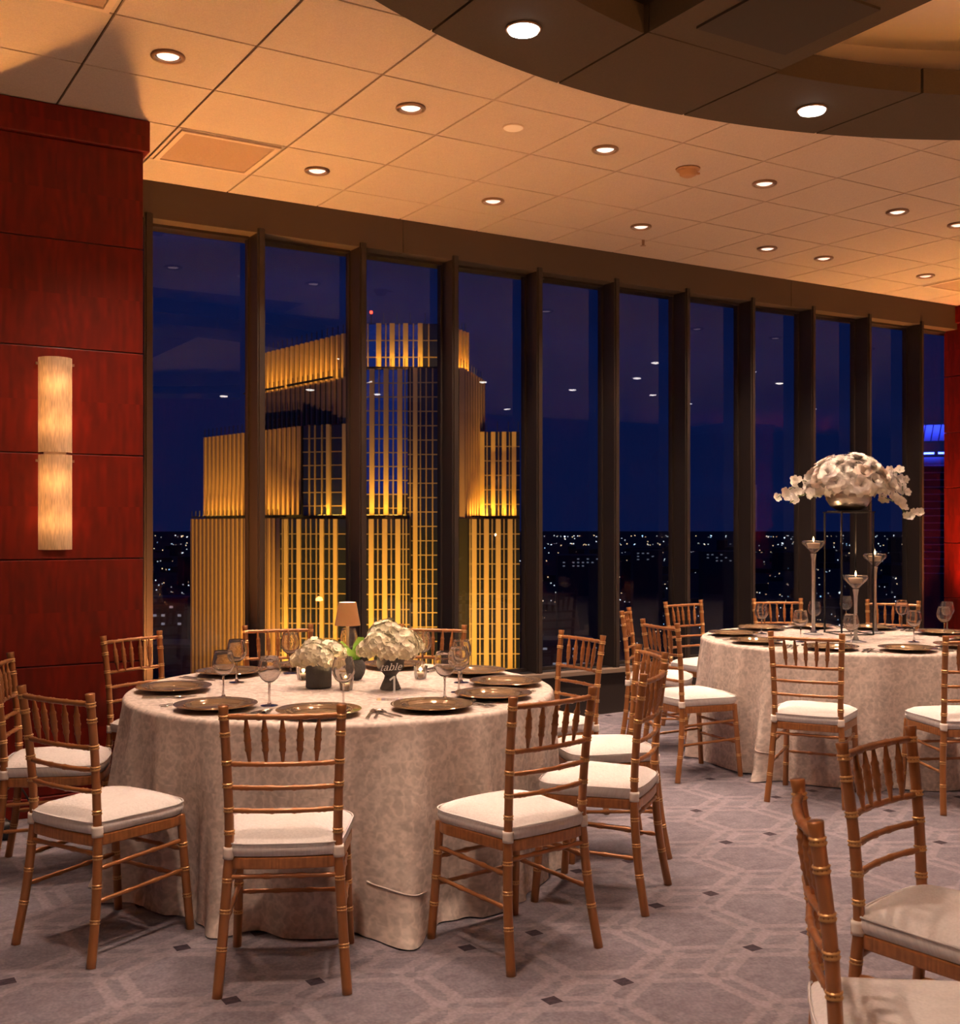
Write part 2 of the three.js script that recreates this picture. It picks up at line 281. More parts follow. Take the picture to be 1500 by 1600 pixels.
/* ---------- lamps of the room ---------- */
const downProto = (bright) => {
  const o = new THREE.Group();
  part('trim_ring', new THREE.TorusGeometry(bright ? 0.067 : 0.068, bright ? 0.005 : 0.011, 8, 28).rotateX(Math.PI / 2), M.trim, o, [0, bright ? -0.003 : -0.006, 0]);
  part('reflector', lathe([[0.066, -0.006], [0.05, -0.002], [0.046, 0.001]], 28), M.cone, o);
  part('lamp_lens', bright ? lathe([[0.064, -0.004], [0.058, -0.016], [0.03, -0.024], [0, -0.026]], 28) : lathe([[0.05, -0.004], [0.036, -0.011], [0.018, -0.014], [0, -0.015]], 28), bright ? M.lensBright : M.lens, o);
  return o;
};
const dA = downProto(false), dB = downProto(true);
function downlight(x, z, y, bright, label, group, cd) {
  const o = (bright ? dB : dA).clone(); o.name = numbered('downlight'); o.position.set(x, y, z); if (bright) o.scale.setScalar(0.97); scene.add(o); tag(o, label, 'downlight', group);
  spot([x, y - 0.04, z], [x, 0, z], WARM, cd, R(52), 0.8, 2.5);
}
const T = CEIL - 0.006;
const rowA = [1.505, 2.773, 4.041, 5.309, 6.577, 7.24, 8.6, 9.8, 11.4], rowB = [2.773, 4.041, 5.309, 6.577, 7.211, 8.479, 11.4];
const ORD = ['first', 'second', 'third', 'fourth', 'fifth', 'sixth', 'seventh', 'eighth', 'ninth'];
for (const [i, x] of rowA.entries()) downlight(x, -5.275, T, false, `small recessed downlight, row nearer the dark ring, ${ORD[i]} from the sconce pier`, 'ceiling downlights in the row nearer the ring', LEVEL.down);
for (const [i, x] of rowB.entries()) downlight(x, -6.505, T, false, `small recessed downlight, row along the windows, ${ORD[i]} from the sconce pier`, 'ceiling downlights in the row along the windows', LEVEL.down);
for (let k = 0; k < 12; k++) { const a = R(-106 + 30 * k); downlight(RC[0] + 3.083 * Math.cos(a), RC[1] + 3.083 * Math.sin(a), RING - 0.002, true, k === 0 ? 'bright downlight in the dark ceiling ring, on the lamp table side' : k === 1 ? 'bright downlight in the dark ceiling ring, on the tall-flower table side' : 'bright downlight in the dark ceiling ring, on the back half', 'downlights in the ceiling ring', LEVEL.ringDown); }
for (const [x, z] of [[5.82, 2.17], [7.49, 0.79], [8.36, 2.25], [9.02, -0.04], [11.5, 3.18], [8.57, -2.18], [10.76, 0.06], [10.72, -1.61], [12.33, -0.04], [9.91, -3], [13.79, 0.73], [11.66, -3.01], [13.88, -0.76], [12.98, -2.26], [16.4, 0.21], [-1.5, -4], [-1.5, 0]]) downlight(x, z, T, true, 'small recessed downlight in the tile ceiling, far part of the hall', 'ceiling downlights in the far part of the hall', LEVEL.down * 0.6);

// floor uplights washing piers and ceiling
const upGeo = mergeGeometries([lathe([[0, 0.03], [0.075, 0.03], [0.08, 0.05], [0.08, 0.2], [0.085, 0.21], [0.085, 0.23], [0.07, 0.23], [0.07, 0.2]], 20)]);
function uplight(x, z, color, cd, tx, tz, label, angle = 58) {
  const t = thing('uplight', label, 'uplight', [x, 0, z]);
  part('can', upGeo, M.black, t); part('yoke', mergeGeometries([bx(0.2, 0.03, 0.03, 0, 0.015, 0), bx(0.012, 0.16, 0.025, 0.092, 0.1, 0), bx(0.012, 0.16, 0.025, -0.092, 0.1, 0)]), M.black, t);
  part('lamp_lens', new THREE.CircleGeometry(0.068, 20).rotateX(-Math.PI / 2), glow(color, 2), t, [0, 0.222, 0]);
  spot([x, 0.24, z], [tx, CEIL, tz], color, cd, R(angle), 1, 3);
}
uplight(1.88, -7.0, AMBER, LEVEL.amber * 1.2, 2.3, -6.4, 'black floor uplight tucked behind the cherry pier by the first window');
uplight(0.45, -7.0, AMBER, LEVEL.amber * 1.2, 0.4, -6.2, 'black floor uplight on the far side of the cherry pier with the sconce');
uplight(9.66, -6.75, AMBER, LEVEL.amber * 1.3, 9.5, -6.0, 'black floor uplight in the corner of the red-lit pier');
uplight(9.55, -7.0, [1, 0.06, 0.03], LEVEL.red, 10.9, -7.0, 'black floor uplight shining red on the pier side', 26);
for (const [x, c, l] of [[-1.6, AMBER, 'black floor uplight glowing amber by the back wall, left end'], [1.9, AMBER, 'black floor uplight glowing amber by the back wall near the pier'], [5, AMBER, 'black floor uplight glowing amber by the back wall, between piers'], [7.6, AMBER, 'black floor uplight glowing amber by the back wall, before the middle pier']]) uplight(x, 2.9, c, LEVEL.amber, x, 1.2, l, 65);
uplight(12, 2.9, AMBER, LEVEL.amber, 12, 1.5, 'black floor uplight glowing amber by the back wall, far side', 65);
uplight(17.7, 2.85, [1, 0.08, 0.03], LEVEL.red * 5, 17.7, 3.3, 'black floor uplight shining red on the far pier', 40);

uplight(4.75, 0.55, AMBER, LEVEL.amber * 1.5, 4.4, -0.9, 'added unseen floor uplight brightening the coffer, between the aisle table and the back wall', 42);  // extra lamp added out of view to brighten the ring's coffer
// wall sconce: two half-round alabaster shades one over the other
function sconce(x, z, out, label) {
  const t = thing('wall_sconce', label, 'sconce', [x, 0, z], out > 0 ? 0 : Math.PI);
  part('back_plate', bx(0.11, 0.99, 0.012), M.trim, t, [0, 1.865, 0.008]);
  for (const [a, b] of [[1.372, 1.86], [1.872, 2.36]]) {
    part('shade', gridGeo(20, 16, (u, v) => { const q = Math.PI * u; return [0.083 * Math.cos(q), a + (b - a) * v, 0.012 + 0.085 * Math.sin(q)]; }), M.alabaster, t);
    part('clip', mergeGeometries([bx(0.014, 0.012, 0.012, -0.088, b - 0.03, 0.012), bx(0.014, 0.012, 0.012, 0.088, b - 0.03, 0.012)]), M.trim, t);
    for (const f of [0.3, 0.72]) {
      part('bulb', new THREE.SphereGeometry(0.016, 10, 8), glow([1, 0.6, 0.25], 2), t, [0, a + (b - a) * f, 0.04]);
      bulb([x, a + (b - a) * f, z + out * 0.04], [1, 0.44, 0.13], LEVEL.sconce, 1);
    }
  }
}
sconce(1.18, -6.2, 1, 'tall half-round alabaster wall sconce, two glowing shades stacked on the cherry pier');
sconce(17.7, 3.1, -1, 'tall half-round alabaster wall sconce on the far pier of the back wall');
sconce(9.0, 3.1, -1, 'tall half-round alabaster wall sconce on the middle pier of the back wall');

// things on the ceiling
function vent(x, z, label) {
  const t = thing('ceiling_vent', label, 'vent', [x, T, z]);
  const s = 0.29, b = 0.03;
  part('frame', mergeGeometries([bx(2 * s, 0.012, b, 0, -0.006, s - b / 2), bx(2 * s, 0.012, b, 0, -0.006, -s + b / 2), bx(b, 0.012, 2 * s - 2 * b, s - b / 2, -0.006, 0), bx(b, 0.012, 2 * s - 2 * b, -s + b / 2, -0.006, 0)]), M.grilleFrame, t);
  part('perforated_plate', bx(2 * s - 2 * b - 0.01, 0.006, 2 * s - 2 * b - 0.01), M.perforated, t, [0, -0.004, 0]);
}
vent(TX0 + 1.5 * TX, TZ0 - 2.5 * TZ, 'square perforated ceiling vent beside the cherry pier');
vent(TX0 - 0.5 * TX, TZ0 + 0.5 * TZ, 'square perforated ceiling vent in the pale tiles before the cherry pier');
vent(TX0 + 12.5 * TX, TZ0 - 2.5 * TZ, 'square perforated ceiling vent near the red-lit pier');
{
  const [x, z] = onPlane(802, 197, CEIL), t = thing('ceiling_speaker', 'small round white cover plate flush with the ceiling tiles', 'cover plate', [x, T, z]);
  part('cover', lathe([[0, -0.012], [0.045, -0.012], [0.055, -0.006], [0.058, 0]], 24), M.white, t); part('rim', new THREE.TorusGeometry(0.056, 0.004, 6, 24).rotateX(Math.PI / 2), M.grilleFrame, t, [0, -0.003, 0]);
  const [a, b] = onPlane(1075, 262, CEIL), d = thing('smoke_detector', 'brownish smoke detector hanging from a ceiling tile', 'detector', [a, T, b]);
  const brown = mat([0.42, 0.24, 0.12], 0.7);
  part('base', lathe([[0, 0], [0.075, 0], [0.07, -0.012], [0, -0.012]], 24), brown, d); part('chamber', lathe([[0.055, -0.012], [0.05, -0.04], [0.03, -0.05], [0, -0.05]], 24), brown, d); part('arm', bx(0.09, 0.01, 0.02), brown, d, [0.07, -0.006, -0.03]);
  const [e, f] = onPlane(1005, 374, CEIL), s = thing('sprinkler_head', 'tiny brass sprinkler head in the ceiling by the windows', 'sprinkler', [e, T, f]);
  part('stem', lathe([[0, 0], [0.012, 0], [0.01, -0.04], [0, -0.04]], 10), M.trim, s); part('deflector', lathe([[0, -0.042], [0.022, -0.042], [0.022, -0.046], [0, -0.046]], 12), M.trim, s);
}

/* ---------- chiavari chairs ---------- */
const nodes = (list, base, k = 0.0032, w = 0.012) => (t) => { let r = typeof base === 'function' ? base(t) : base; for (const q of list) for (const o of [-w * 0.9, w * 0.9]) r += k * Math.exp(-Math.pow((t - q - o) / (w * 0.55), 2)); return r; };
function seatShape(k = 1, inset = 0) {
  const s = new THREE.Shape(), f = 0.205 * k - inset, b = 0.178 * k - inset, d = 0.2 * k - inset, c = 0.09 * k;
  s.moveTo(-b + c * 0.6, -d); s.quadraticCurveTo(0, -d - 0.012, b - c * 0.6, -d); s.quadraticCurveTo(b, -d, b + 0.003, -d + c * 0.6);
  s.lineTo(f, d - c); s.quadraticCurveTo(f, d, f - c, d + 0.005); s.quadraticCurveTo(0, d + 0.02, -f + c, d + 0.005); s.quadraticCurveTo(-f, d, -f, d - c);
  s.lineTo(-b - 0.003, -d + c * 0.6); s.quadraticCurveTo(-b, -d, -b + c * 0.6, -d); return s;
}
const cg = (() => {                                    // local axes: the sitter faces -z
  const g = {};
  const postPts = (s) => [[s * 0.205, 0, 0.238], [s * 0.19, 0.2, 0.205], [s * 0.176, 0.42, 0.187], [s * 0.173, 0.5, 0.187], [s * 0.178, 0.7, 0.2], [s * 0.187, 0.925, 0.228]], legPts = (s) => [[s * 0.2, 0, -0.212], [s * 0.192, 0.2, -0.196], [s * 0.186, 0.43, -0.178]];
  const bands = (pts, ts, r) => { const c = new THREE.CatmullRomCurve3(pts.map((p) => V(...p))); return ts.map((t) => { const p = c.getPointAt(t), d = c.getTangentAt(t), g2 = lathe([[r - 0.003, -0.0095], [r + 0.0022, -0.007], [r + 0.0022, -0.0035], [r - 0.0004, -0.001], [r - 0.0004, 0.001], [r + 0.0022, 0.0035], [r + 0.0022, 0.007], [r - 0.003, 0.0095]], 10); g2.applyQuaternion(new THREE.Quaternion().setFromUnitVectors(V(0, 1, 0), d)); return g2.translate(p.x, p.y, p.z); }); };
  g.post = [-1, 1].map((s) => sweep(postPts(s), (t) => (t < 0.45 ? 0.0165 : 0.0152) + (t > 0.975 ? 0.002 : 0), 40, 10)); g.postBands = [-1, 1].map((s) => bands(postPts(s), [0.16, 0.285, 0.39, 0.555, 0.635, 0.72, 0.8, 0.9, 0.96], 0.0158));
  g.leg = [-1, 1].map((s) => sweep(legPts(s), 0.0158, 12, 10)); g.legBands = [-1, 1].map((s) => bands(legPts(s), [0.3, 0.53, 0.74], 0.0158));
  const rail = (y, w, z, bow, r, nn) => sweep([[-w, y, z], [-w / 2, y, z + bow * 0.75], [0, y, z + bow], [w / 2, y, z + bow * 0.75], [w, y, z]], nodes(nn, r, 0.0028, 0.02), 40, 7);
  g.rails = [rail(0.89, 0.186, 0.223, 0.02, 0.0098, [0.15, 0.32, 0.5, 0.68, 0.85]), rail(0.735, 0.18, 0.203, 0.02, 0.0085, [0.1, 0.3, 0.5, 0.7, 0.9]), rail(0.658, 0.176, 0.196, 0.02, 0.0085, [0.15, 0.38, 0.62, 0.85]), rail(0.583, 0.174, 0.19, 0.02, 0.0085, [0.15, 0.38, 0.62, 0.85])];
  g.spindles = [-2, -1, 0, 1, 2].map((k) => { const x0 = k * 0.053, x1 = k * 0.058, z = 0.018 * (1 - Math.abs(k) / 3.2); return sweep([[x0, 0.735, 0.203 + z], [(x0 + x1) / 2, 0.81, 0.213 + z], [x1, 0.89, 0.223 + z]], (t) => 0.0052 + 0.0062 * Math.pow(Math.sin(Math.PI * t), 1.6) + (Math.abs(t - 0.3) < 0.025 || Math.abs(t - 0.5) < 0.025 || Math.abs(t - 0.7) < 0.025 ? 0.0022 : 0), 32, 7); });
  const bar = (a, b) => sweep([a, [(a[0] + b[0]) / 2, (a[1] + b[1]) / 2, (a[2] + b[2]) / 2], b], nodes([0.12, 0.35, 0.65, 0.88], 0.0078, 0.0022, 0.02), 30, 6);
  g.bars = [];
  for (const s of [-1, 1]) { g.bars.push(bar([s * 0.187, 0.335, -0.186], [s * 0.181, 0.32, 0.197])); g.bars.push(bar([s * 0.19, 0.225, -0.194], [s * 0.187, 0.21, 0.213])); }
  g.bars.push(bar([-0.18, 0.37, 0.193], [0.18, 0.37, 0.193]), bar([-0.187, 0.3, -0.188], [0.187, 0.3, -0.188]), bar([-0.19, 0.2, -0.195], [0.19, 0.2, -0.195]));
  g.frame = metric(new THREE.ExtrudeGeometry(seatShape(1), { depth: 0.03, bevelEnabled: true, bevelSize: 0.005, bevelThickness: 0.005, bevelSegments: 2, curveSegments: 10 }).rotateX(-Math.PI / 2).translate(0, 0.4, 0), 0.3);
  const cs = seatShape(1.0, -0.002).getPoints(10), n = cs.length - 1;
  g.cushion = gridGeo(n, 9, (u, v) => { const p = cs[Math.min(n, Math.round(u * n))], q = v < 0.55 ? [1 + 0.035 * Math.sin(v / 0.55 * Math.PI), v / 0.55 * 0.042] : [1 - Math.pow((v - 0.55) / 0.45, 1.5) * 1, 0.042 + 0.028 * Math.sin(Math.min(1, (v - 0.55) / 0.45 * 1.6) * Math.PI / 2)]; return [p.x * q[0], 0.437 + q[1], -p.y * q[0], p.x * q[0] / 0.3, p.y * q[0] / 0.3 + v * 0.1]; }, true);
  const pipe = cs.slice(0, n).map((p) => [p.x * 1.03, 0.478, -p.y * 1.03]); pipe.push(pipe[0]);
  g.piping = sweep(pipe, 0.0032, 60, 5, false);
  g.strap = [-1, 1].map((s) => sweep([[s * 0.1755, 0.428, 0.187], [s * 0.1745, 0.445, 0.187], [s * 0.1738, 0.466, 0.187]], 0.0195, 4, 10));
  return g;
})();
const chairProto = (() => {
  const o = new THREE.Group();
  cg.post.forEach((g, i) => { const q = part('back_post', g, M.chair, o); cg.postBands[i].forEach((b) => part('bamboo_band', b, chairBand, q)); }); cg.leg.forEach((g, i) => { const q = part('front_leg', g, M.chair, o); cg.legBands[i].forEach((b) => part('bamboo_band', b, chairBand, q)); });
  cg.rails.forEach((g) => part('back_rail', g, M.chair, o)); cg.spindles.forEach((g) => part('spindle', g, M.chair, o)); cg.bars.forEach((g) => part('stretcher', g, M.chair, o));
  part('seat_frame', cg.frame, M.chair, o); const c = part('cushion', cg.cushion, M.cushion, o); part('piping', cg.piping, M.cushion, c); cg.strap.forEach((g) => part('tie_strap', g, M.strap, c));
  return o;
})();
function chair(c, deg, r, label, group, yaw = 0) {       // back rail at distance r from the table's centre, back turned outwards
  const a = R(deg), o = chairProto.clone(); o.name = numbered('chiavari_chair');
  const f = R(deg + yaw); o.rotation.y = Math.atan2(Math.cos(f), Math.sin(f));
  const bxp = c[0] + r * Math.cos(a), bzp = c[1] + r * Math.sin(a); o.position.set(bxp - 0.226 * Math.cos(f), 0, bzp - 0.226 * Math.sin(f));
  scene.add(o); return tag(o, label, 'chair', group);
}
const T1 = [2.15, -4.75], T2 = [5.9, -5.1], T3 = [2.95, -0.7], TOP = 0.765;
const G1 = 'chairs at the table with the small lamp', G2 = 'chairs at the table with the tall flowers', G3 = 'chairs at the table beyond the aisle';
const K = 'gold bamboo-style chair with white cushion, ';
const chairs1 = [
  [121.5, 1.53, -5, 'lamp table, beside the cloth fold, nearer the pier'], [157, 1.47, -3, 'lamp table, second from the cloth fold toward the pier'],
  [203, 1.47, -4, 'lamp table, back to the sconce pier'], [247, 1.508, -3, 'lamp table, between cherry pier and first window'],
  [280, 1.49, 6, 'lamp table, window side, behind the low cream flowers'], [315, 1.46, -3, 'lamp table, window side, behind the taller cream flowers'],
  [-7, 1.48, 7, 'lamp table, back to the plain window beyond the tower'], [25, 1.43, -4, 'lamp table, nearest the tall-flower table, toward the windows'],
  [55.7, 1.45, -3, 'lamp table, nearest the tall-flower table, toward the aisle'], [86, 1.52, -4, 'lamp table, beside the cloth fold, farther from the pier'],
];
for (const [a, r, y, l] of chairs1) chair(T1, a, r, K + l, G1, y);
const chairs2 = [
  [114, 1.5, 0, 'tall-flower table, aisle side, farther from the lamp table'], [148, 1.47, 0, 'tall-flower table, aisle side, nearer the lamp table'],
  [187, 1.46, 0, 'tall-flower table, back to the lamp table'], [226, 1.46, 0, 'tall-flower table, lamp-table side, near the windows'],
  [266, 1.5, 0, 'tall-flower table, window side, nearest the lamp table'], [298, 1.5, 0, 'tall-flower table, window side, middle of three'],
  [331, 1.5, 0, 'tall-flower table, window side, nearest the red pier'],
];
for (const [a, r, y, l] of chairs2) chair(T2, a, r, K + l, G2, y);
const chairs3 = [[221.6, 1.5, 0, 'aisle table, turned edge-on, middle of three'], [254.6, 1.47, 4, 'aisle table, nearest the tall-flower table'], [186, 1.5, 0, 'aisle table, farthest from the tall-flower table']];
for (const [a, r, y, l] of chairs3) chair(T3, a, r, K + l, G3, y);

/* ---------- tables and cloths ---------- */
function table(c, label) {
  const t = thing('round_table', label, 'table', [c[0], 0, c[1]], 0, 'round banquet tables');
  part('tabletop', lathe([[0, 0.725], [0.93, 0.725], [0.94, 0.735], [0.94, 0.748], [0.93, 0.757], [0, 0.757]], 48), M.plain, t);
  for (const a of [45, 135, 225, 315]) part('leg', sweep([[0.5 * Math.cos(R(a)), 0, 0.5 * Math.sin(R(a))], [0.5 * Math.cos(R(a)), 0.36, 0.5 * Math.sin(R(a))], [0.5 * Math.cos(R(a)), 0.725, 0.5 * Math.sin(R(a))]], 0.016, 4, 8), M.tableLeg, t);
}
function cloth(c, label, seed, spill, seats = []) {
  const o = thing('tablecloth', label, 'tablecloth', [c[0], 0, c[1]], 0, 'floor-length damask tablecloths');
  const ph = [seed, seed * 2.3, seed * 3.7, seed * 1.9], RT = 0.955, yT = 0.763;
  const fold = (a) => Math.pow(0.5 + 0.5 * Math.sin(a * 21 + ph[0] + 2.2 * Math.sin(a * 3 + ph[1])), 1.8) * 1.15 + 0.3 * Math.sin(a * 7 + ph[2]) + 0.25 * Math.sin(a * 31 + ph[3] + Math.sin(a * 5)) * (0.5 + 0.5 * Math.sin(a * 4));
  const bump = (a) => spill ? spill.reduce((s, [b, k, w]) => { let d = Math.atan2(Math.sin(a - R(b)), Math.cos(a - R(b))) / R(w); return s + k * Math.exp(-d * d * d * d); }, 0) : 0;
  const at = (a, v) => {                               // v: 0..1 top, 1..1.1 rounded edge, 1.1..2 drop
    if (v <= 1) { const r = v * (RT - 0.018); return [r, yT + 0.0015 * Math.sin(a * 9 + r * 20)]; }
    if (v <= 1.1) { const q = (v - 1) / 0.1 * Math.PI / 2; return [RT - 0.018 + 0.018 * Math.sin(q), yT - 0.018 + 0.018 * Math.cos(q)]; }
    const t = (v - 1.1) / 0.9, y = (yT - 0.018) * (1 - t) + 0.006 * t, e = Math.min(1, t * 1.4);
    let r = RT + 0.012 * t + (fold(a) * 0.1) * Math.pow(e, 0.6) * (0.35 + 0.65 * t) + bump(a) * Math.pow(t, 1.5);
    if (t > 0.93) r += (t - 0.93) / 0.07 * 0.03 * (0.5 + 0.5 * Math.sin(a * 23 + ph[1]));
    for (const [deg, cr] of seats) { const d = Math.atan2(Math.sin(a - R(deg)), Math.cos(a - R(deg))) / R(15), w = Math.exp(-Math.pow(d, 6)) * cl(t * 3); r = r * (1 - w) + Math.min(r, Math.max(0.957, cr - 0.474)) * w; }
    return [r, Math.max(0.006, y + (t > 0.8 ? 0.02 * (1 - t) * Math.sin(a * 13) : 0))];
  };
  const vs = [0, 0.3, 0.6, 0.85, 0.97, 1, 1.02, 1.05, 1.08, 1.1]; for (let i = 1; i <= 26; i++) vs.push(1.1 + 0.9 * i / 26);
  const nv = vs.length - 1, nu = 420;
  part('drape', gridGeo(nu, nv, (u, w) => { const a = u * Math.PI * 2, v = vs[Math.round(w * nv)], [r, y] = at(a, v), x = r * Math.cos(a), z = r * Math.sin(a); return v <= 1.0001 ? [x, y, z, x / 0.5, z / 0.5] : [x, y, z, a * RT / 0.5, y / 0.5]; }), M.cloth, o);
  if (spill) { const [b, , w] = spill[0], pts = []; for (let i = 0; i <= 16; i++) { const a = R(b - w * 0.85 + 1.7 * w * i / 16), [r, y] = at(a, 1.1 + 0.9 * (0.74 + 0.06 * (1 - i / 16))); pts.push([(r + 0.004) * Math.cos(a), y, (r + 0.004) * Math.sin(a)]); } part('hem_seam', sweep(pts, 0.0035, 40, 5), M.cloth, o); }
}
table(T1, 'round banquet table under the damask cloth with the small lamp'); table(T2, 'round banquet table under the damask cloth with the tall flowers'); table(T3, 'round banquet table under the damask cloth across the aisle');
cloth(T1, 'ivory damask cloth reaching the carpet on the table with the small lamp', 1.3, [[103.5, 0.25, 7], [140, 0.05, 4]], chairs1);
cloth(T2, 'ivory damask cloth reaching the carpet on the table with the tall flowers', 4.1, [[168, 0.06, 6]], chairs2);
cloth(T3, 'ivory damask cloth on the table across the aisle', 2.2, null, chairs3);

/* ---------- table settings ---------- */
const PLATE = lathe([[0, 0.006], [0.098, 0.006], [0.106, 0.009], [0.118, 0.017], [0.126, 0.0185], [0.16, 0.021], [0.165, 0.0225], [0.166, 0.0205], [0.126, 0.0155], [0.105, 0.003], [0.098, 0.001], [0, 0.001]], 56);
const BEAD = new THREE.TorusGeometry(0.126, 0.0016, 6, 56).rotateX(Math.PI / 2), BEAD2 = new THREE.TorusGeometry(0.1, 0.0016, 6, 56).rotateX(Math.PI / 2);
const plateProto = new THREE.Group(); part('dish', PLATE, M.charger, plateProto); part('rim_line', BEAD, M.charger, plateProto, [0, 0.019, 0]); part('well_line', BEAD2, M.charger, plateProto, [0, 0.0068, 0]);
const glassProto = new THREE.Group();
part('bowl', lathe([[0, 0.092], [0.018, 0.097], [0.034, 0.111], [0.0465, 0.134], [0.0475, 0.15], [0.0425, 0.175], [0.036, 0.2], [0.0345, 0.2], [0.041, 0.175], [0.046, 0.15], [0.045, 0.135], [0.033, 0.1125], [0.017, 0.0995], [0, 0.097]], 32), M.glass, glassProto);
part('stem', lathe([[0.0, 0.004], [0.009, 0.006], [0.0045, 0.02], [0.0038, 0.05], [0.0045, 0.085], [0.006, 0.0915], [0, 0.0918]], 14), M.glass, glassProto);
part('foot', lathe([[0, 0.005], [0.012, 0.005], [0.034, 0.0018], [0.036, 0.0008], [0, 0.0004]], 32), M.glass, glassProto);
const ext = (pts, d = 0.0022) => new THREE.ExtrudeGeometry(new THREE.Shape(pts.map((p) => new THREE.Vector2(...p))), { depth: d, bevelEnabled: true, bevelSize: 0.0006, bevelThickness: 0.0006, bevelSegments: 1 }).rotateX(-Math.PI / 2).translate(0, 0.001, 0);
const forkProto = new THREE.Group(), knifeProto = new THREE.Group(), spoonProto = new THREE.Group();
part('handle', ext([[-0.003, 0.02], [-0.006, -0.08], [-0.004, -0.1], [0.004, -0.1], [0.006, -0.08], [0.003, 0.02]]), M.steel, forkProto); part('head', ext([[-0.003, 0.018], [-0.011, 0.04], [-0.011, 0.09], [-0.009, 0.095], [-0.0075, 0.06], [-0.005, 0.06], [-0.0038, 0.095], [-0.0015, 0.095], [-0.001, 0.06], [0.001, 0.06], [0.0015, 0.095], [0.0038, 0.095], [0.005, 0.06], [0.0075, 0.06], [0.009, 0.095], [0.011, 0.09], [0.011, 0.04], [0.003, 0.018]]), M.steel, forkProto, [0, 0.002, 0]);
part('handle', ext([[-0.005, 0], [-0.007, -0.1], [0.007, -0.1], [0.005, 0]], 0.004), M.steel, knifeProto); part('blade', ext([[-0.005, 0], [-0.006, 0.1], [0.0, 0.125], [0.007, 0.105], [0.0085, 0.03], [0.005, 0]], 0.0016), M.steel, knifeProto, [0, 0.001, 0]);
part('handle', ext([[-0.003, 0.035], [-0.006, -0.08], [-0.004, -0.1], [0.004, -0.1], [0.006, -0.08], [0.003, 0.035]]), M.steel, spoonProto); part('bowl', new THREE.SphereGeometry(1, 14, 8, 0, Math.PI * 2, Math.PI / 2, Math.PI / 2).scale(0.018, 0.008, 0.028).translate(0, 0.009, -0.058), M.steel, spoonProto);
function put(proto, name, x, y, z, turn, label, cat, group, scale) { const o = proto.clone(); o.name = numbered(name); o.position.set(x, y, z); o.rotation.y = turn; if (scale) o.scale.setScalar(scale); scene.add(o); return tag(o, label, cat, group); }
const plates = [];
function setting(c, deg, seat, where, full = true) {
  const a = R(deg), out = [Math.cos(a), Math.sin(a)], side = [-Math.sin(a), Math.cos(a)], turn = Math.atan2(out[0], out[1]);
  const P = (r, s) => [c[0] + r * out[0] + s * side[0], c[1] + r * out[1] + s * side[1]];
  let [x, z] = P(0.745, 0); plates.push([x, z, seat]); put(plateProto, 'charger_plate', x, TOP, z, turn, `brown glass charger plate, ${seat}`, 'plate', `charger plates on the ${where}`);
  if (!full) return;
  for (const [s, pr, n, k] of [[0.205, forkProto, 'dinner_fork', 'fork'], [0.235, forkProto, 'salad_fork', 'fork'], [-0.2, knifeProto, 'table_knife', 'knife'], [-0.228, spoonProto, 'soup_spoon', 'spoon']]) {
    [x, z] = P(0.75, s); put(pr, n, x, TOP, z, turn, `steel ${n.replace('_', ' ')}, ${seat}`, k, `${k}s on the ${where}`, n === 'salad_fork' ? 0.86 : 1);
  }
}
const extra2 = [[10, 'tall-flower table, red pier side'], [46, 'tall-flower table, aisle corner by the red pier'], [80, 'tall-flower table, aisle side, farthest from the windows']];
for (const [a, , , l] of chairs1) setting(T1, a, l, 'lamp table');
for (const [a, l] of [...chairs2.map((q) => [q[0], q[3]]), ...extra2]) setting(T2, a, l, 'tall-flower table');
for (const [a, , , l] of chairs3) setting(T3, a, l, 'aisle table', false);
const stand = (list, c, where) => {
  const used = new Set();
  for (const [px, py] of list) {
    let [x, z] = onPlane(px, py, TOP);
    for (let k = 0; k < 40 && plates.some((p) => Math.hypot(p[0] - x, p[1] - z) < 0.207); k++) { x += (c[0] - x) * 0.02; z += (c[1] - z) * 0.02; }
    const near = plates.filter((p) => !used.has(p)).sort((p, q) => Math.hypot(p[0] - x, p[1] - z) - Math.hypot(q[0] - x, q[1] - z))[0]; used.add(near);
    put(glassProto, 'wine_glass', x, TOP, z, rr(0, 6), `clear stemmed wine glass, ${near[2]}`, 'wine glass', `wine glasses on the ${where}`);
  }
};
stand([[349, 1090], [407, 1106], [370, 1066], [447, 1050], [537, 1116], [660, 1050], [695, 1092], [736, 1066], [750, 1083], [545, 1042]], T1, 'lamp table');
stand([[1190, 990], [1240, 978], [1251, 1003], [1330, 1012], [1322, 973], [1409, 982], [1428, 1003], [1480, 985], [1494, 995]], T2, 'tall-flower table');

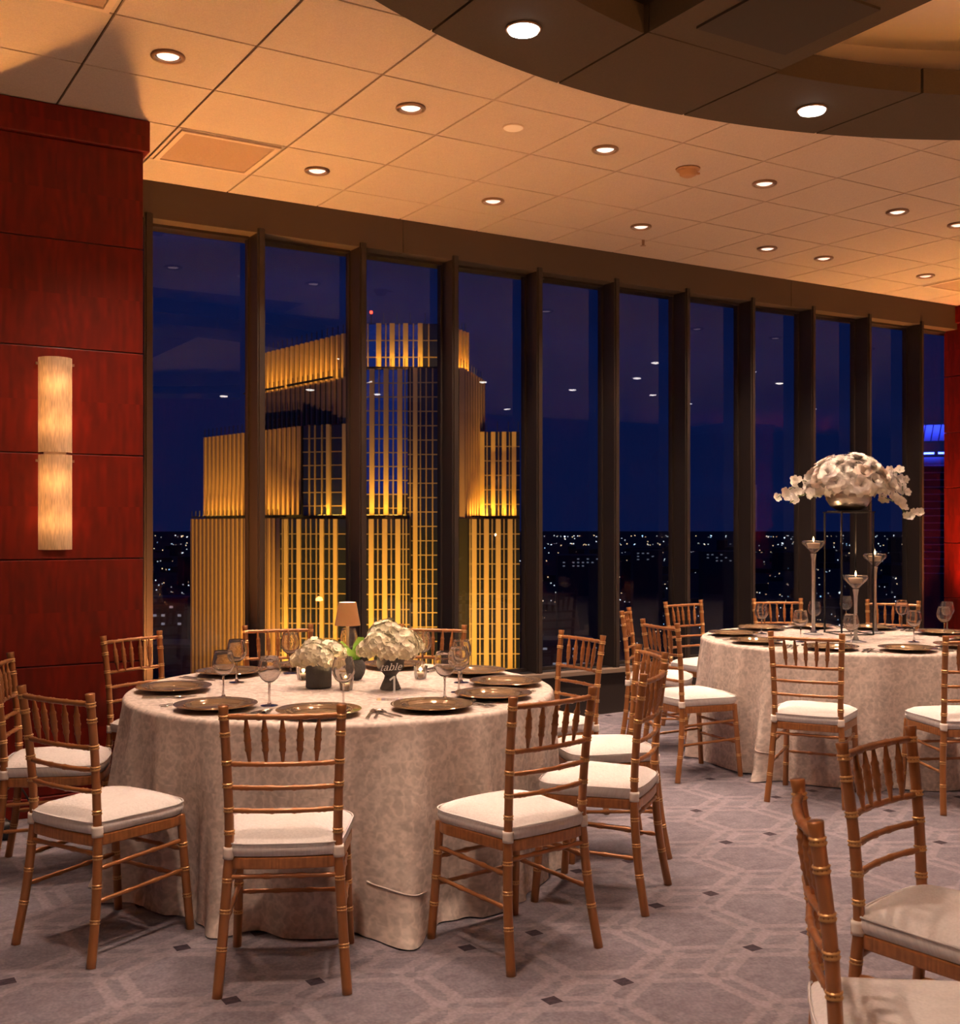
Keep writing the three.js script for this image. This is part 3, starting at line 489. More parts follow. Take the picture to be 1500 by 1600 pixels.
/* flowers: florets and blooms */
function petal(out, dir, len, wid, curl, cup) {        // one petal as a small curved patch along +x, then turned
  const g = gridGeo(3, 3, (u, v) => { const w = (u - 0.5) * wid * Math.pow(Math.sin(Math.PI * (0.12 + 0.78 * v)), 0.7), x = len * v; return [x * Math.cos(curl * v), len * Math.sin(curl * v) * 0.8 * v + cup * w * w / wid, w]; });
  g.applyMatrix4(dir); out.push(g);
}
function hydrangea(r, sy, n) {
  const out = [], up = V(0, 1, 0);
  for (let i = 0; i < n; i++) {
    const y = 1 - 1.55 * (i + 0.5) / n, q = Math.sqrt(Math.max(0, 1 - y * y)), a = i * 2.39996, d = V(q * Math.cos(a), y, q * Math.sin(a)), k = r * rr(0.86, 1.06);
    const m0 = new THREE.Matrix4().makeRotationFromQuaternion(new THREE.Quaternion().setFromUnitVectors(up, d.clone().add(V(rr(-0.3, 0.3), rr(-0.3, 0.3), rr(-0.3, 0.3))).normalize()));
    m0.setPosition(d.x * k, d.y * k * sy, d.z * k); const t0 = rr(0, 6), s = r * rr(0.3, 0.4);
    for (let p = 0; p < 4; p++) petal(out, m0.clone().multiply(new THREE.Matrix4().makeRotationY(t0 + p * Math.PI / 2)), s, s * 1.15, rr(0.1, 0.5), 0.5);
  }
  out.push(new THREE.SphereGeometry(r * 0.8, 12, 8).scale(1, sy, 1).toNonIndexed());
  return mergeGeometries(out.map((g) => { const q = g.index ? g.toNonIndexed() : g; return q; }));
}
function rose(r) {
  const out = [];
  for (const [n, open, len, wid, lift] of [[3, 1.25, 0.62, 0.7, 0.28], [5, 0.95, 0.85, 0.95, 0.16], [5, 0.6, 1, 1.05, 0.06], [6, 0.25, 1.05, 1.05, 0]]) for (let k = 0; k < n; k++) {
    const m = new THREE.Matrix4().makeRotationY(k / n * Math.PI * 2 + open * 5).multiply(new THREE.Matrix4().makeTranslation(0.12 * r, lift * r * 0.5, 0)).multiply(new THREE.Matrix4().makeRotationZ(open));
    petal(out, m, len * r, wid * r, -0.35, 0.8);
  }
  return mergeGeometries(out.map((g) => g.toNonIndexed()));
}
function orchid(r) { const out = []; for (let k = 0; k < 5; k++) petal(out, new THREE.Matrix4().makeRotationY(k * 1.2566).multiply(new THREE.Matrix4().makeRotationZ(0.25)), r, r * (k % 2 ? 1.1 : 0.8), 0.2, 0.4); out.push(new THREE.SphereGeometry(r * 0.16, 6, 4).translate(0, r * 0.1, 0)); return mergeGeometries(out.map((g) => g.toNonIndexed())); }

/* ---------- the lamp table ---------- */
{
  let [x, z] = onPlane(498, 1074, TOP);
  const v = thing('cylinder_vase', 'low charcoal cylinder vase on the lamp table', 'vase', [x, TOP, z]);
  part('body', lathe([[0, 0.002], [0.056, 0.002], [0.058, 0.006], [0.058, 0.112], [0.055, 0.115], [0.05, 0.112], [0.05, 0.02], [0, 0.02]], 36), M.pot, v); part('lip', new THREE.TorusGeometry(0.0545, 0.002, 6, 36).rotateX(Math.PI / 2), M.pot, v, [0, 0.113, 0]);
  const f = thing('hydrangea_bunch', 'low round bunch of cream hydrangeas in the charcoal cylinder vase', 'flowers', [x, TOP + 0.115, z]);
  for (const [a, b, c, r] of [[-0.045, 0.03, 0.02, 0.062], [0.04, 0.035, 0.03, 0.066], [0, 0.05, -0.03, 0.062], [0.075, 0.005, 0.01, 0.05], [-0.075, 0.01, -0.02, 0.045], [0.0, 0.02, 0.07, 0.05]]) part('bloom', hydrangea(r, 0.85, 42), M.cream, f, [a, b, c]);
  for (let k = 0; k < 4; k++) part('stem', sweep([[0.02 * Math.cos(k * 1.6), -0.09, 0.02 * Math.sin(k * 1.6)], [0, -0.04, 0], [0.03 * Math.cos(k * 1.6), 0.02, 0.03 * Math.sin(k * 1.6)]], 0.003, 6, 5), M.stem, f);

  [x, z] = onPlane(610, 1077, TOP);
  const g = thing('goblet_vase', 'charcoal goblet-shaped vase on the lamp table behind the table number', 'vase', [x, TOP, z]);
  part('body', lathe([[0, 0.002], [0.046, 0.002], [0.047, 0.006], [0.028, 0.05], [0.026, 0.062], [0.036, 0.076], [0.058, 0.096], [0.061, 0.108], [0.061, 0.142], [0.056, 0.145], [0.054, 0.11], [0, 0.09]], 36), M.pot, g); part('lip', new THREE.TorusGeometry(0.0585, 0.003, 6, 36).rotateX(Math.PI / 2), M.pot, g, [0, 0.143, 0]);
  const h = thing('hydrangea_bunch', 'tall ruffled bunch of cream hydrangeas in the goblet-shaped vase', 'flowers', [x, TOP + 0.145, z]);
  for (const [a, b, c, r] of [[-0.06, 0.06, 0.02, 0.065], [0.045, 0.06, 0.03, 0.07], [-0.01, 0.1, -0.02, 0.07], [0.1, 0.045, 0, 0.055], [0.03, 0.03, 0.075, 0.055], [-0.04, 0.03, 0.07, 0.05], [-0.1, 0.03, -0.03, 0.045]]) part('bloom', hydrangea(r, 0.85, 42), M.cream, h, [a, b, c]);
  for (let k = 0; k < 4; k++) part('stem', sweep([[0.02 * Math.cos(k * 1.6), -0.03, 0.02 * Math.sin(k * 1.6)], [0, 0.0, 0], [0.03 * Math.cos(k * 1.6), 0.05, 0.03 * Math.sin(k * 1.6)]], 0.003, 6, 5), M.stem, h);

  [x, z] = onPlane(556, 1062, TOP);
  const s = thing('bud_vase', 'small round charcoal vase between the two hydrangea bunches', 'vase', [x, TOP, z]);
  part('body', lathe([[0, 0.002], [0.026, 0.002], [0.042, 0.03], [0.047, 0.055], [0.042, 0.08], [0.03, 0.095], [0.026, 0.093], [0.038, 0.06], [0, 0.01]], 32), M.pot, s); part('lip', new THREE.TorusGeometry(0.028, 0.003, 6, 28).rotateX(Math.PI / 2), M.pot, s, [0, 0.094, 0]);
  const L = thing('leaf_spray', 'bright green broad leaves in the small round vase', 'leaves', [x, TOP + 0.09, z]);
  for (const [a, l, w, c, t] of [[-0.75, 0.11, 0.075, 0.2, 0.9], [2.3, 0.12, 0.07, 0.3, 0.6], [-1.6, 0.09, 0.06, 0.5, 0.7], [0.6, 0.12, 0.07, 0.3, 0.9], [3.6, 0.1, 0.06, 0.2, 0.6]]) { const o = []; petal(o, new THREE.Matrix4().makeRotationY(a).multiply(new THREE.Matrix4().makeRotationZ(t)), l, w, c, 0.5); part('leaf', o[0], M.leaf, L); part('stem', sweep([[0, -0.06, 0], [0, -0.02, 0], [0.01 * Math.cos(a), 0.01, -0.01 * Math.sin(a)]], 0.002, 4, 5), M.stem, L); }

  // cordless table lamp
  [x, z] = onPlane(543, 1052, TOP);
  const lp = thing('table_lamp', 'slim brass table lamp with a tapered tan shade on the lamp table', 'lamp', [x, TOP, z]);
  part('base', lathe([[0, 0], [0.05, 0], [0.05, 0.012], [0.012, 0.018], [0, 0.018]], 28), M.lampStem, lp); part('pole', lathe([[0.0085, 0.016], [0.0085, 0.3]], 16), M.lampStem, lp);
  part('shade', lathe([[0.064, 0.238], [0.043, 0.352]], 36), M.shade, lp); part('shade_cap', lathe([[0.0, 0.349], [0.041, 0.351]], 28), glow([1, 0.8, 0.62], 1.6), lp); part('bulb', new THREE.SphereGeometry(0.014, 12, 8), glow([1, 0.7, 0.4], 4), lp, [0, 0.31, 0]);
  bulb([x, TOP + 0.31, z], [1, 0.62, 0.32], LEVEL.lampShade, 0.8);

  // votive candles
  for (const [px, py, l] of [[474, 1062, 'small lit votive candle in clear glass beside the cylinder vase'], [541, 1078, 'small lit votive candle in clear glass in front of the small round vase'], [657, 1060, 'small lit votive candle in clear glass right of the goblet-shaped vase']]) {
    const [a, b] = onPlane(px, py, TOP), t = thing('votive_candle', l, 'candle', [a, TOP, b], 0, 'votive candles on the lamp table');
    part('cup', lathe([[0, 0.004], [0.026, 0.004], [0.033, 0.06], [0.0345, 0.06], [0.028, 0.001], [0, 0.001]], 24), M.glass, t); part('wax', lathe([[0, 0.006], [0.024, 0.006], [0.027, 0.03], [0, 0.03]], 20), M.wax, t);
    part('flame', lathe([[0, 0.032], [0.004, 0.038], [0.0045, 0.043], [0.002, 0.052], [0, 0.058]], 10), glow([1, 0.6, 0.2], 14), t); bulb([a, TOP + 0.045, b], [1, 0.6, 0.28], LEVEL.candle * 1.6, 0.4);
  }

  // acrylic table number
  [x, z] = onPlane(613, 1094, TOP);
  const sg = thing('table_number_sign', 'clear acrylic table number reading table 1 in white lettering', 'sign', [x, TOP, z], -R(33));
  part('plate', bx(0.12, 0.18, 0.003), M.acrylic, sg, [0, 0.092, 0]); part('foot', bx(0.13, 0.006, 0.05), M.acrylic, sg, [0, 0.003, 0]);
  const serif = await new FontLoader().loadAsync('fonts/droid/droid_serif_regular.typeface.json'), sans = await new FontLoader().loadAsync('fonts/droid/droid_sans_regular.typeface.json');
  const w1 = new TextGeometry('table', { font: serif, size: 0.028, depth: 0.0012, curveSegments: 5 }); w1.computeBoundingBox(); w1.translate(-w1.boundingBox.max.x / 2, 0, 0); w1.applyMatrix4(new THREE.Matrix4().set(1, 0.35, 0, 0, 0.06, 1, 0, 0, 0, 0, 1, 0, 0, 0, 0, 1));
  part('word', w1, M.white, sg, [-0.008, 0.125, 0.002]);
  const w2 = new TextGeometry('1', { font: sans, size: 0.072, depth: 0.0012, curveSegments: 5 }); w2.computeBoundingBox(); w2.translate(-(w2.boundingBox.max.x + w2.boundingBox.min.x) / 2, 0, 0); part('numeral', w2, M.white, sg, [0, 0.03, 0.002]);
}

/* ---------- the tall-flower table ---------- */
{
  // black frame stand with a mercury-glass bowl
  const [x, z] = onPlane(1326, 990, TOP), t = thing('flower_stand', 'slim black metal frame stand carrying the bowl of white flowers', 'stand', [x, TOP, z], -R(20));
  const hgt = 0.83, q = 0.115;
  for (const [a, b] of [[-q, -q], [q, -q], [q, q], [-q, q]]) part('rod', bx(0.009, hgt - 0.012, 0.009), M.black, t, [a, hgt / 2, b]);
  part('base_frame', mergeGeometries([bx(2 * q + 0.01, 0.006, 0.014, 0, 0.003, q), bx(2 * q + 0.01, 0.006, 0.014, 0, 0.003, -q), bx(0.014, 0.006, 2 * q, q, 0.003, 0), bx(0.014, 0.006, 2 * q, -q, 0.003, 0)]), M.black, t);
  part('top_plate', lathe([[0, hgt - 0.006], [0.14, hgt - 0.006], [0.14, hgt], [0, hgt]], 32), M.black, t); part('top_frame', bx(2 * q + 0.02, 0.008, 2 * q + 0.02), M.black, t, [0, hgt - 0.01, 0]);
  const b = thing('mercury_bowl', 'round silvered glass bowl on top of the black frame stand', 'bowl', [x, TOP + hgt, z]);
  part('body', lathe([[0, 0.003], [0.075, 0.003], [0.12, 0.03], [0.148, 0.075], [0.15, 0.11], [0.145, 0.11], [0.142, 0.075], [0.115, 0.036], [0, 0.012]], 40), M.mercury, b); part('rim', new THREE.TorusGeometry(0.1475, 0.003, 6, 40).rotateX(Math.PI / 2), M.mercury, b, [0, 0.11, 0]);
  const f = thing('flower_arrangement', 'lush white roses and trailing orchids overflowing the silvered bowl', 'flowers', [x, TOP + hgt + 0.1, z], -R(31.2));
  const rg = [rose(0.068), rose(0.06), rose(0.052)], or = [orchid(0.036), orchid(0.03)], up = V(0, 1, 0);
  const bloom = (g, m, p, d) => { const o = part('bloom', g, m, f, p); o.quaternion.setFromUnitVectors(up, V(...d).normalize()); o.rotateY(rr(0, 6)); };
  for (let i = 0; i < 48; i++) {
    const y = 1 - (i + 0.5) / 48 * 0.98, r = Math.sqrt(Math.max(0, 1 - y * y)), a = i * 2.39996 + 0.4, d = [r * Math.cos(a), y, r * Math.sin(a)], k = rr(0.84, 1.12);
    bloom(rg[i % 3], i > 12 && rnd() < 0.2 ? M.blush : M.rose, [d[0] * 0.27 * k, 0.045 + d[1] * 0.19 * k, d[2] * 0.24 * k], [d[0], d[1] + 0.15, d[2]]);
  }
  part('filler', hydrangea(0.13, 0.75, 50).scale(1.3, 1, 1.1), M.rose, f, [0, 0.06, 0]);
  const spray = (pts, n) => { const c = new THREE.CatmullRomCurve3(pts.map((p) => V(...p))); part('stem', sweep(pts, 0.0028, 24, 5), M.stem, f); for (let i = 0; i < n; i++) { const p = c.getPointAt((i + 0.6) / n); bloom(or[i % 2], M.rose, [p.x + rr(-0.03, 0.03), p.y + rr(-0.025, 0.03), p.z + rr(-0.03, 0.03)], [rr(-0.5, 0.5), rr(0, 0.8), 1]); } };
  spray([[-0.2, 0.06, 0.03], [-0.33, 0.1, 0.05], [-0.4, 0.05, 0.05], [-0.49, -0.01, 0.04]], 13); spray([[-0.2, 0.0, 0.06], [-0.32, 0.01, 0.08], [-0.42, -0.05, 0.08]], 10);
  spray([[0.22, 0.06, 0.03], [0.31, 0.16, 0.03], [0.34, 0.12, 0.04], [0.35, 0.0, 0.04]], 14); spray([[0.2, 0.0, 0.05], [0.3, -0.05, 0.06], [0.37, -0.12, 0.06], [0.43, -0.12, 0.06]], 13);
  for (let k = 0; k < 6; k++) part('stem', sweep([[0.04 * Math.cos(k), -0.07, 0.04 * Math.sin(k)], [0.05 * Math.cos(k), -0.02, 0.05 * Math.sin(k)], [0.12 * Math.cos(k), 0.05, 0.12 * Math.sin(k)]], 0.003, 6, 5), M.stem, f);

  // tall glass holders with floating candles
  for (const [px, py, h, l] of [[1271, 991, 0.63, 'tallest slender glass candle holder with a floating candle'], [1367, 989, 0.54, 'middle slender glass candle holder with a floating candle'], [1337, 1003, 0.42, 'shortest slender glass candle holder with a floating candle']]) {
    const [a, b] = onPlane(px, py, TOP), o = thing('candle_holder', l, 'candle holder', [a, TOP, b], 0, 'glass candle holders on the tall-flower table');
    part('foot', lathe([[0, 0.008], [0.02, 0.012], [0.06, 0.004], [0.066, 0.0015], [0, 0.0005]], 32), M.clearStem, o);
    part('stem', lathe([[0, 0.013], [0.022, 0.013], [0.012, 0.035], [0.0105, h * 0.5], [0.013, h - 0.13], [0.02, h - 0.0885], [0, h - 0.0885]], 20), M.clearStem, o);
    part('bowl', lathe([[0.0, h - 0.088], [0.02, h - 0.082], [0.045, h - 0.055], [0.072, h - 0.03], [0.079, h - 0.014], [0.073, h - 0.003], [0.066, h], [0.064, h - 0.001], [0.07, h - 0.005], [0.0755, h - 0.014], [0.069, h - 0.028], [0.043, h - 0.052], [0.018, h - 0.078], [0, h - 0.083]], 36), M.glass, o);
    part('floating_candle', lathe([[0, h - 0.052], [0.036, h - 0.052], [0.045, h - 0.02], [0.04, h - 0.017], [0, h - 0.019]], 28), M.wax, o);
    part('wick', bx(0.0015, 0.012, 0.0015, 0, h - 0.012, 0), M.black, o);
    part('flame', lathe([[0, h - 0.01], [0.0048, h - 0.002], [0.0052, h + 0.005], [0.0025, h + 0.018], [0, h + 0.027]], 10), glow([1, 0.62, 0.28], 14), o);
    bulb([a, TOP + h + 0.006, b], [1, 0.6, 0.3], LEVEL.candle, 0.4);
  }
}
// things on the carpet by the pier
{
  const c = thing('power_cable', 'black power cable looping over the carpet by the cherry pier', 'cable');
  const P = (px, py, h) => { const [x, z] = onPlane(px, py, h); return [x, h, z]; };
  part('cord', sweep([[0.45, 0.01, -6.12], [0.7, 0.16, -6.12], [0.86, 0.22, -6.12], [0.98, 0.2, -6.12], [1.06, 0.08, -6.1], [1.15, 0.012, -6.05], [1.4, 0.012, -6.1]], 0.006, 60, 6), M.black, c); part('plug', bx(0.05, 0.03, 0.03), M.black, c, [1.42, 0.018, -6.1]);
  const b = thing('cable_bag', 'flat black equipment bag lying on the carpet at the foot of the cherry pier', 'bag', [0.66, 0, -5.9], 0.1);
  part('body', new RoundedBoxGeometry(0.5, 0.09, 0.26, 3, 0.03), M.black, b, [0, 0.046, 0]); part('handle', sweep([[-0.08, 0.09, 0], [-0.04, 0.12, 0], [0.04, 0.12, 0], [0.08, 0.09, 0]], 0.008, 14, 6), M.black, b);
}

/* ---------- the gold tower outside ---------- */
const tw = {
  strip: mat([0.86, 0.58, 0.22], 0.55, 0.1), fin: mat([0.7, 0.42, 0.22], 0.6, 0.1), wall: mat([0.018, 0.013, 0.01], 0.5), glass: phys([0.03, 0.035, 0.05], 0.06, { metalness: 0.2, clearcoat: 1, clearcoatRoughness: 0.03 }),
  blue: phys([0.8, 0.85, 0.95], 0.04, { metalness: 1 }), line: mat([0.6, 0.42, 0.18], 0.5, 0.3), roof: mat([0.04, 0.035, 0.03], 0.8),
};
const tower = thing('gold_tower', 'stepped skyscraper with gold fins lit up outside the windows', 'building');
const hgt = (py, d) => EYE + (HORIZON - py) * d / F;
function facade(name, A, B, top, bot, o = {}) {        // A, B: [image column, depth]; top, bot in metres
  const [ax, az] = ray(...A), [bxx, bz] = ray(...B), L = Math.hypot(bxx - ax, bz - az), g = new THREE.Group(); g.name = name; g.position.set(ax, 0, az); g.rotation.y = Math.atan2(-(bz - az), bxx - ax); tower.add(g);
  const H = top - bot, put = (n, m, x, y, z, w, h, d) => part(n, UNIT, m, g, [x, y, z], null, [w, h, d]);
  put('wall', tw.wall, L / 2, (top + bot) / 2, -2, L, H, 4);
  const strips = o.strips || [], toX = (px) => { const t0 = (px - A[0]) / (B[0] - A[0]); return t0 * L; };
  const sw = o.sw ?? 0.62, edges = [0];
  if (o.fins) for (let i = 0; i < o.fins; i++) { const x = (i + 0.5) / o.fins * L; put('fin', o.finMat || tw.fin, x, (top + bot) / 2, (o.fd ?? 0.7) / 2, o.fw ?? 0.32, H, o.fd ?? 0.7); put('finial', tw.wall, x, top + 0.6, 0.2, 0.08, 1.2, 0.08); }
  for (const px of strips) { const x = toX(px); put('strip_panel', tw.strip, x, (top + bot) / 2, 0.25, sw, H, 0.5); put('finial', tw.wall, x + sw, top + 0.7, 0.1, 0.08, 1.4, 0.08); }
  for (const px of o.thin || []) put('mullion', tw.line, toX(px), (top + bot) / 2, 0.12, 0.14, H, 0.24);
  if (o.floor) {
    const cuts = [...strips.map((p) => [toX(p), sw / 2]), ...(o.thin || []).map((p) => [toX(p), 0.07])].sort((p, q) => p[0] - q[0]); let e = 0; const bays = [];
    for (const [x, w] of [...cuts, [L, 0]]) { if (x - w - e > 0.25) bays.push([e, x - w]); e = Math.max(e, x + w); }
    const lines = []; for (let y = top - o.floor; y > bot; y -= o.floor) lines.push(y);
    for (const y of lines) put('transom', tw.line, L / 2, y, 0.05, L, 0.11, 0.14);
    let y1 = top; for (const y of [...lines, bot]) { for (const [p, q] of bays) put('window_pane', y1 > hgt(o.blueTo ?? -1e9, A[1]) && o.blueTo && p < (o.blueX ?? 1e9) ? tw.blue : tw.glass, (p + q) / 2, (y1 + y) / 2, 0.02, q - p - 0.06, Math.max(0.1, y1 - y - 0.16), 0.06); y1 = y; }
  }
  return g;
}
const LOW = hgt(1105, 146), SET = hgt(808, 146);
facade('crown_front', [556, 150], [690, 150], hgt(506, 150), hgt(577, 150), { strips: [592, 613, 634, 657], thin: [564, 575, 603, 624, 646, 670], floor: 2.2, blueTo: 900, blueX: 8 });
facade('crown_side', [690, 150], [727.5, 157], hgt(507, 150), hgt(577, 150), { fins: 7, fw: 0.4 });
facade('upper_glass_front', [552, 148], [637, 148], hgt(577, 148), hgt(806, 148), { strips: [559, 581.5, 603.5, 625], thin: [570, 592.5, 614.5, 633], floor: 1.8, blueTo: 760 });
facade('pier_front', [637, 147], [716, 147], hgt(577, 148), LOW, { strips: [649, 708], thin: [641, 657, 666, 676, 686, 697, 714], sw: 0.55, floor: 1.85 });
facade('shoulder_side', [716, 147.4], [752, 162], hgt(581, 152), LOW, { fins: 9, fw: 0.45 });
facade('wing_front', [751, 158], [812, 158], hgt(675, 158), hgt(806, 158), { strips: [753.5, 770.5, 787.5, 803], thin: [761, 779, 796], sw: 0.6, floor: 2.0 });
facade('base_right_front', [733, 145], [812, 145], hgt(811, 145), LOW, { strips: [741, 760, 778.5, 797], thin: [734.5, 750, 769, 787.5, 805], floor: 1.9 });
facade('base_left_front', [550, 144], [640, 144], hgt(811, 144), LOW, { strips: [560, 580.5, 601.5, 622], thin: [569.5, 590.5, 611.5, 630, 635], floor: 1.9 });
facade('shoulder_left_upper', [398, 169], [543, 149], hgt(556, 169), hgt(617, 169), { fins: 19, fw: 0.5, fd: 0.4 });
facade('shoulder_left_lower', [398, 168], [545, 148], hgt(617, 169), hgt(806, 169), { fins: 19, fw: 0.42, fd: 0.4 });
facade('wing_left', [319, 172], [472, 151.5], hgt(684, 172), hgt(806, 172), { fins: 22, fw: 0.55, fd: 0.3 });
facade('bay_left_front', [474, 148.5], [546, 146.5], hgt(664, 148), hgt(806, 148), { strips: [515, 540], thin: [484, 493, 504], sw: 0.5, floor: 1.75 });
facade('base_left', [299, 172], [440, 150], hgt(811, 172), LOW, { fins: 21, fw: 0.56, fd: 0.3 });
facade('base_bay_front', [438, 146], [552, 145], hgt(811, 146), LOW, { strips: [448, 468, 504, 525, 545], thin: [442, 457, 479, 486, 495, 515], sw: 0.5, floor: 1.9 });
{
  const solid = (pts, y0, y1, name) => { const s = new THREE.Shape(pts.map(([px, d]) => { const [x, z] = ray(px, d); return new THREE.Vector2(x, -z); })); part(name, new THREE.ExtrudeGeometry(s, { depth: y1 - y0, bevelEnabled: false }).rotateX(-Math.PI / 2), tw.roof, tower, [0, y0, 0]); };
  solid([[300, 172.3], [440, 150.4], [552, 145.4], [552, 144.4], [639, 144.4], [639, 147.6], [733, 147.6], [733, 145.4], [812, 145.4], [812, 175], [300, 200]], -160, SET - 0.15, 'base_core');
  solid([[321, 172.5], [472, 152.2], [545, 149], [637, 148.5], [716, 148], [752, 162.5], [812, 158.5], [812, 180], [321, 200]], SET - 0.15, hgt(690, 160), 'middle_core');
  solid([[400, 170], [543, 149.8], [690, 150.4], [752, 163], [700, 190], [400, 195]], hgt(690, 160), hgt(600, 155), 'upper_core');
  solid([[402, 170], [543, 150.4], [690, 150.6], [727, 157.4], [700, 190], [402, 195]], hgt(600, 155), hgt(530, 150) - 0.4, 'crown_core');
  // floodlights along the setbacks, with their fittings
  const gold = [1, 0.54, 0.07];
  const flood = (A, B, y, k, out = 1.6, aim = 7, n = 1, col = gold) => {
    const [ax, az] = ray(...A), [bx2, bz] = ray(...B), L = Math.hypot(bx2 - ax, bz - az), u = [(bx2 - ax) / L, (bz - az) / L], nrm = [-u[1], u[0]]; if (nrm[0] * ax + nrm[1] * az > 0) { nrm[0] *= -1; nrm[1] *= -1; }
    for (let i = 0; i < n; i++) {
      const t = (i + 0.5) / n, x = ax + (bx2 - ax) * t + nrm[0] * out, z = az + (bz - az) * t + nrm[1] * out;
      part('floodlight', UNIT, tw.roof, tower, [x, y - 0.15, z], [0, Math.atan2(-u[1], u[0]), 0], [L / n * 0.9, 0.2, 0.4]);
      const l = area([x, y, z], [x - nrm[0] * out * 0.9, y + aim, z - nrm[1] * out * 0.9], col, k, L / n * 0.9, 0.5); l.name = 'floodlight';
    }
  };
  const K2 = LEVEL.tower;
  flood([319, 172], [472, 151.5], SET + 0.3, K2 * 0.7, 2.2, 7, 2);
  flood([552, 148], [637, 148], SET + 0.3, K2 * 0.9, 2.2, 11);
  flood([490, 148.4], [546, 147], SET + 0.3, K2 * 0.5, 1.5, 8);
  flood([722, 149.5], [752, 161], SET + 0.3, K2 * 0.9, 1.4, 8);
  flood([752, 158], [812, 158], SET + 0.3, K2 * 0.7, 1.6, 7);
  flood([398, 169], [543, 149], hgt(617, 169) + 0.1, K2 * 0.6, 2, 5, 2);
  flood([560, 150], [690, 150], hgt(577, 150) + 0.1, K2 * 0.5, 2, 4);
  flood([690, 150], [727, 157], hgt(577, 150) + 0.1, K2 * 0.9, 1.4, 4);
  // street-side floods far below the sill line
  for (const [px, d, tx, td, k] of [[360, 128, 370, 160, 1], [500, 118, 500, 146, 0.9], [600, 112, 600, 144, 1], [775, 112, 775, 145, 1]]) {
    const [x, z] = ray(px, d), [gx, gz] = ray(tx, td), y = hgt(1180, 120);
    part('added_fill_mast', UNIT, tw.roof, tower, [x, y - 20, z], null, [0.6, 39, 0.6]); part('floodlight', UNIT, tw.roof, tower, [x, y - 0.4, z], null, [1.6, 0.5, 1.2]);
    spot([x, y, z], [gx, hgt(960, 145), gz], gold, LEVEL.facade * 78 * k, R(30), 1, 10);
  }
  { const [x, z] = ray(560, 34), [gx, gz] = ray(560, 150); part('added_fill_mast', UNIT, tw.roof, tower, [x, -100, z], null, [0.6, 120, 0.6]); part('floodlight', UNIT, tw.roof, tower, [x, -40.4, z], null, [1.6, 0.5, 1.2]); spot([x, -40, z], [gx, 4, gz], [1, 0.6, 0.45], 8500, R(24), 0.6, 20); }  // added fill lamp on a mast, standing in for city glow on unlit faces
  for (const [px, py, d] of [[404, 548, 168], [580, 488, 152], [714, 501, 153]]) { const [x, z] = ray(px, d); part('beacon_light', new THREE.SphereGeometry(0.22, 8, 6), glow([1, 0.06, 0.03], 4), tower, [x, hgt(py, d), z]); part('beacon_mast', UNIT, tw.roof, tower, [x, hgt(py, d) - 1.3, z], null, [0.1, 2.6, 0.1]); }
}

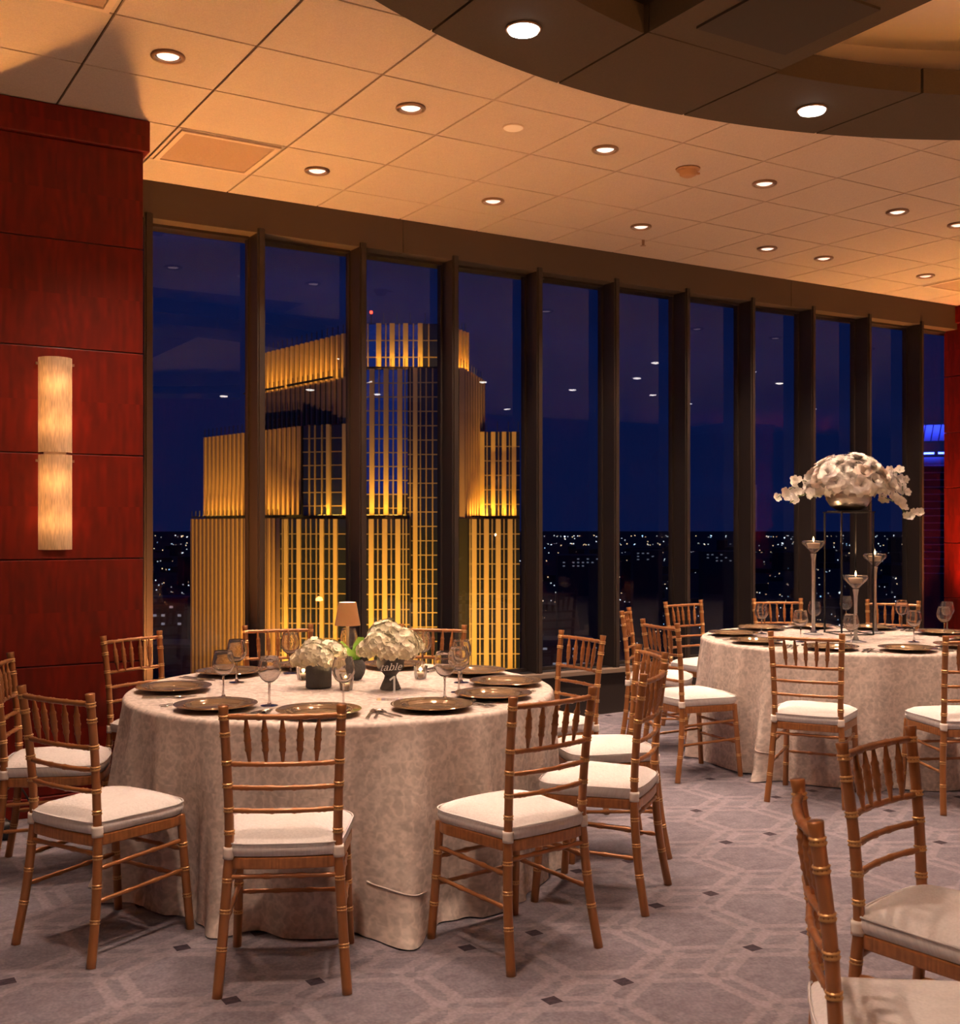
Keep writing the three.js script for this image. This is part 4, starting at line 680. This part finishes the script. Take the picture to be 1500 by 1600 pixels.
/* ---------- the city below ---------- */
{
  const GY = -165;
  struct('city_ground', new THREE.CircleGeometry(30000, 48).rotateX(-Math.PI / 2), mat([0.012, 0.012, 0.016], 0.9), [0, GY, 0]);
  const blocks = []; seedState = 99;
  const offices = [[262, 620], [300, 420], [905, 1500], [1010, 1700], [1120, 1700], [1455, 1500], [880, 700]].map((q) => ray(...q));
  for (let i = 0; i < 420; i++) { const d = 700 + Math.pow(rnd(), 1.6) * 7000, px = rr(-200, 1700), [x, z] = ray(px, d), h = rr(8, 30) + (rnd() < 0.12 ? rr(20, 70) : 0), w = rr(25, 90); if (offices.some((o) => Math.hypot(o[0] - x, o[1] - z) < 150)) continue; blocks.push(bx(w, h, rr(25, 90), 0, h / 2, 0).rotateY(rr(0, 0.3)).translate(x, GY, z)); }
  const b = part('city_blocks', mergeGeometries(blocks), mat([0.03, 0.03, 0.035], 0.9), scene); tag(b, 'dark low city blocks spreading to the horizon', 'city', undefined, 'stuff');
  const kinds = [['city_lights', [0.75, 0.85, 1], 900, 'pale white street lights scattered over the night city'], ['city_lights', [1, 0.72, 0.42], 640, 'warm amber street lights scattered over the night city'], ['city_lights', [0.3, 0.6, 1], 160, 'blue and teal sign lights scattered over the night city']];
  for (const [n, c, count, l] of kinds) {
    const im = new THREE.InstancedMesh(new THREE.TetrahedronGeometry(1), glow(c, 3), count), m = new THREE.Matrix4();
    for (let i = 0; i < count; i++) {
      const street = rnd() < 0.6, py = 838 + Math.pow(rnd(), 1.7) * 215, d = F * (EYE - GY - 12) / (py - HORIZON); let px = rr(200, 1500);
      const row = street ? Math.round((py - 838) / 13) * 13 + 838 + rr(-1.5, 1.5) : py, dd = F * (EYE - GY - 12) / (row - HORIZON + 0.001);
      if (street) px += 30 * Math.sin(i);
      const D = Math.min(16000, Math.max(900, street ? dd : d)), [x, z] = ray(px, D), s = D / F * rr(0.35, 1.0) * (rnd() < 0.08 ? 1.8 : 1);
      m.makeScale(s, s, s); m.setPosition(x, GY + 12 + rr(0, 6), z); im.setMatrixAt(i, m);
    }
    im.name = numbered(n); scene.add(im); tag(im, l, 'city lights', undefined, 'stuff');
  }
  // a neighbour with a blue-lit canopy on its roof
  {
    const d = 420, [x, z] = ray(1456, d), t = thing('blue_lit_tower', 'dark high-rise with a glowing blue canopy on its roof, by the red pier', 'building', [x, 0, z], -YAW - R(18)), dark = mat([0.02, 0.024, 0.05], 0.7), pale = mat([0.35, 0.4, 0.6], 0.7), top = hgt(716, d), B = [0.05, 0.09, 1];
    part('shaft', UNIT, dark, t, [0, (top - 165) / 2, 0], null, [16, top + 165, 14]);
    for (let k = 0; k < 16; k++) part('floor_band', UNIT, pale, t, [0, top - 3 - k * 2.6, 0], null, [16.2, 0.25, 14.2]);
    part('canopy', UNIT, pale, t, [0, hgt(676, d), 1], [-0.3, 0, 0], [17, 0.5, 16]); for (let k = -3; k <= 3; k++) part('canopy_rib', UNIT, dark, t, [k * 2.6, hgt(676, d) - 0.45, 1], [-0.3, 0, 0], [0.3, 0.4, 16]);
    for (const [a, b] of [[-7, -5], [7, -5], [7, 6], [-7, 6]]) part('canopy_post', UNIT, dark, t, [a, (top + hgt(676, d)) / 2, b], null, [0.4, hgt(676, d) - top, 0.4]);
    for (const a of [-1.5, 3.5]) part('lamp_bar', UNIT, glow([0.12, 0.2, 1], 5), t, [a, hgt(710, d), 7.2], null, [3.6, 0.6, 0.4]);
    const [lx, lz] = ray(1456, d - 10), l = area([lx, hgt(711, d), lz], [x, hgt(676, d), z], B, 260, 8, 0.8); l.name = 'lamp_bar';
  }
  // nearer buildings that stand out
  const far = (px, py0, w, h, d, lit, label) => {
    const [x, z] = ray(px, d), t = thing('office_building', label, 'building', [x, GY, z], -YAW, 'office buildings below the windows'), top = hgt(py0, d) - GY, W = w * d / F;
    part('body', UNIT, mat([0.05, 0.05, 0.055], 0.8), t, [0, top / 2, 0], null, [W, top, W * 0.7]); part('parapet', UNIT, mat([0.08, 0.08, 0.085], 0.8), t, [0, top + 0.6, 0], null, [W + 1, 1.2, W * 0.7 + 1]);
    for (let r = 0; r < 3; r++) for (let k = 0; k < lit; k++) if (rnd() < 0.42) part('lit_window', UNIT, glow([0.8, 0.9, 1], 0.16), t, [W * (-0.42 + 0.84 * (k + 0.5) / lit), top - 4 - r * 4.5, W * 0.35 + 0.1], null, [W / lit * 0.35, 1.2, 0.2]);
  };
  far(262, 935, 75, 0, 620, 5, 'flat grey office building left of the gold tower'); far(300, 1008, 120, 0, 420, 0, 'dark low rooftop at the foot of the gold tower');
  far(905, 868, 70, 0, 1500, 8, 'wide dim office building straight behind the middle windows'); far(1010, 860, 45, 0, 1700, 5, 'narrow dim office building behind the middle windows');
  far(1120, 862, 50, 0, 1700, 6, 'pale lit office building behind the far windows'); far(1455, 852, 26, 0, 1500, 4, 'slim tower block near the red-lit pier'); far(880, 1000, 90, 0, 700, 5, 'dark office building below the plain night window');
}

renderer.render(scene, camera);
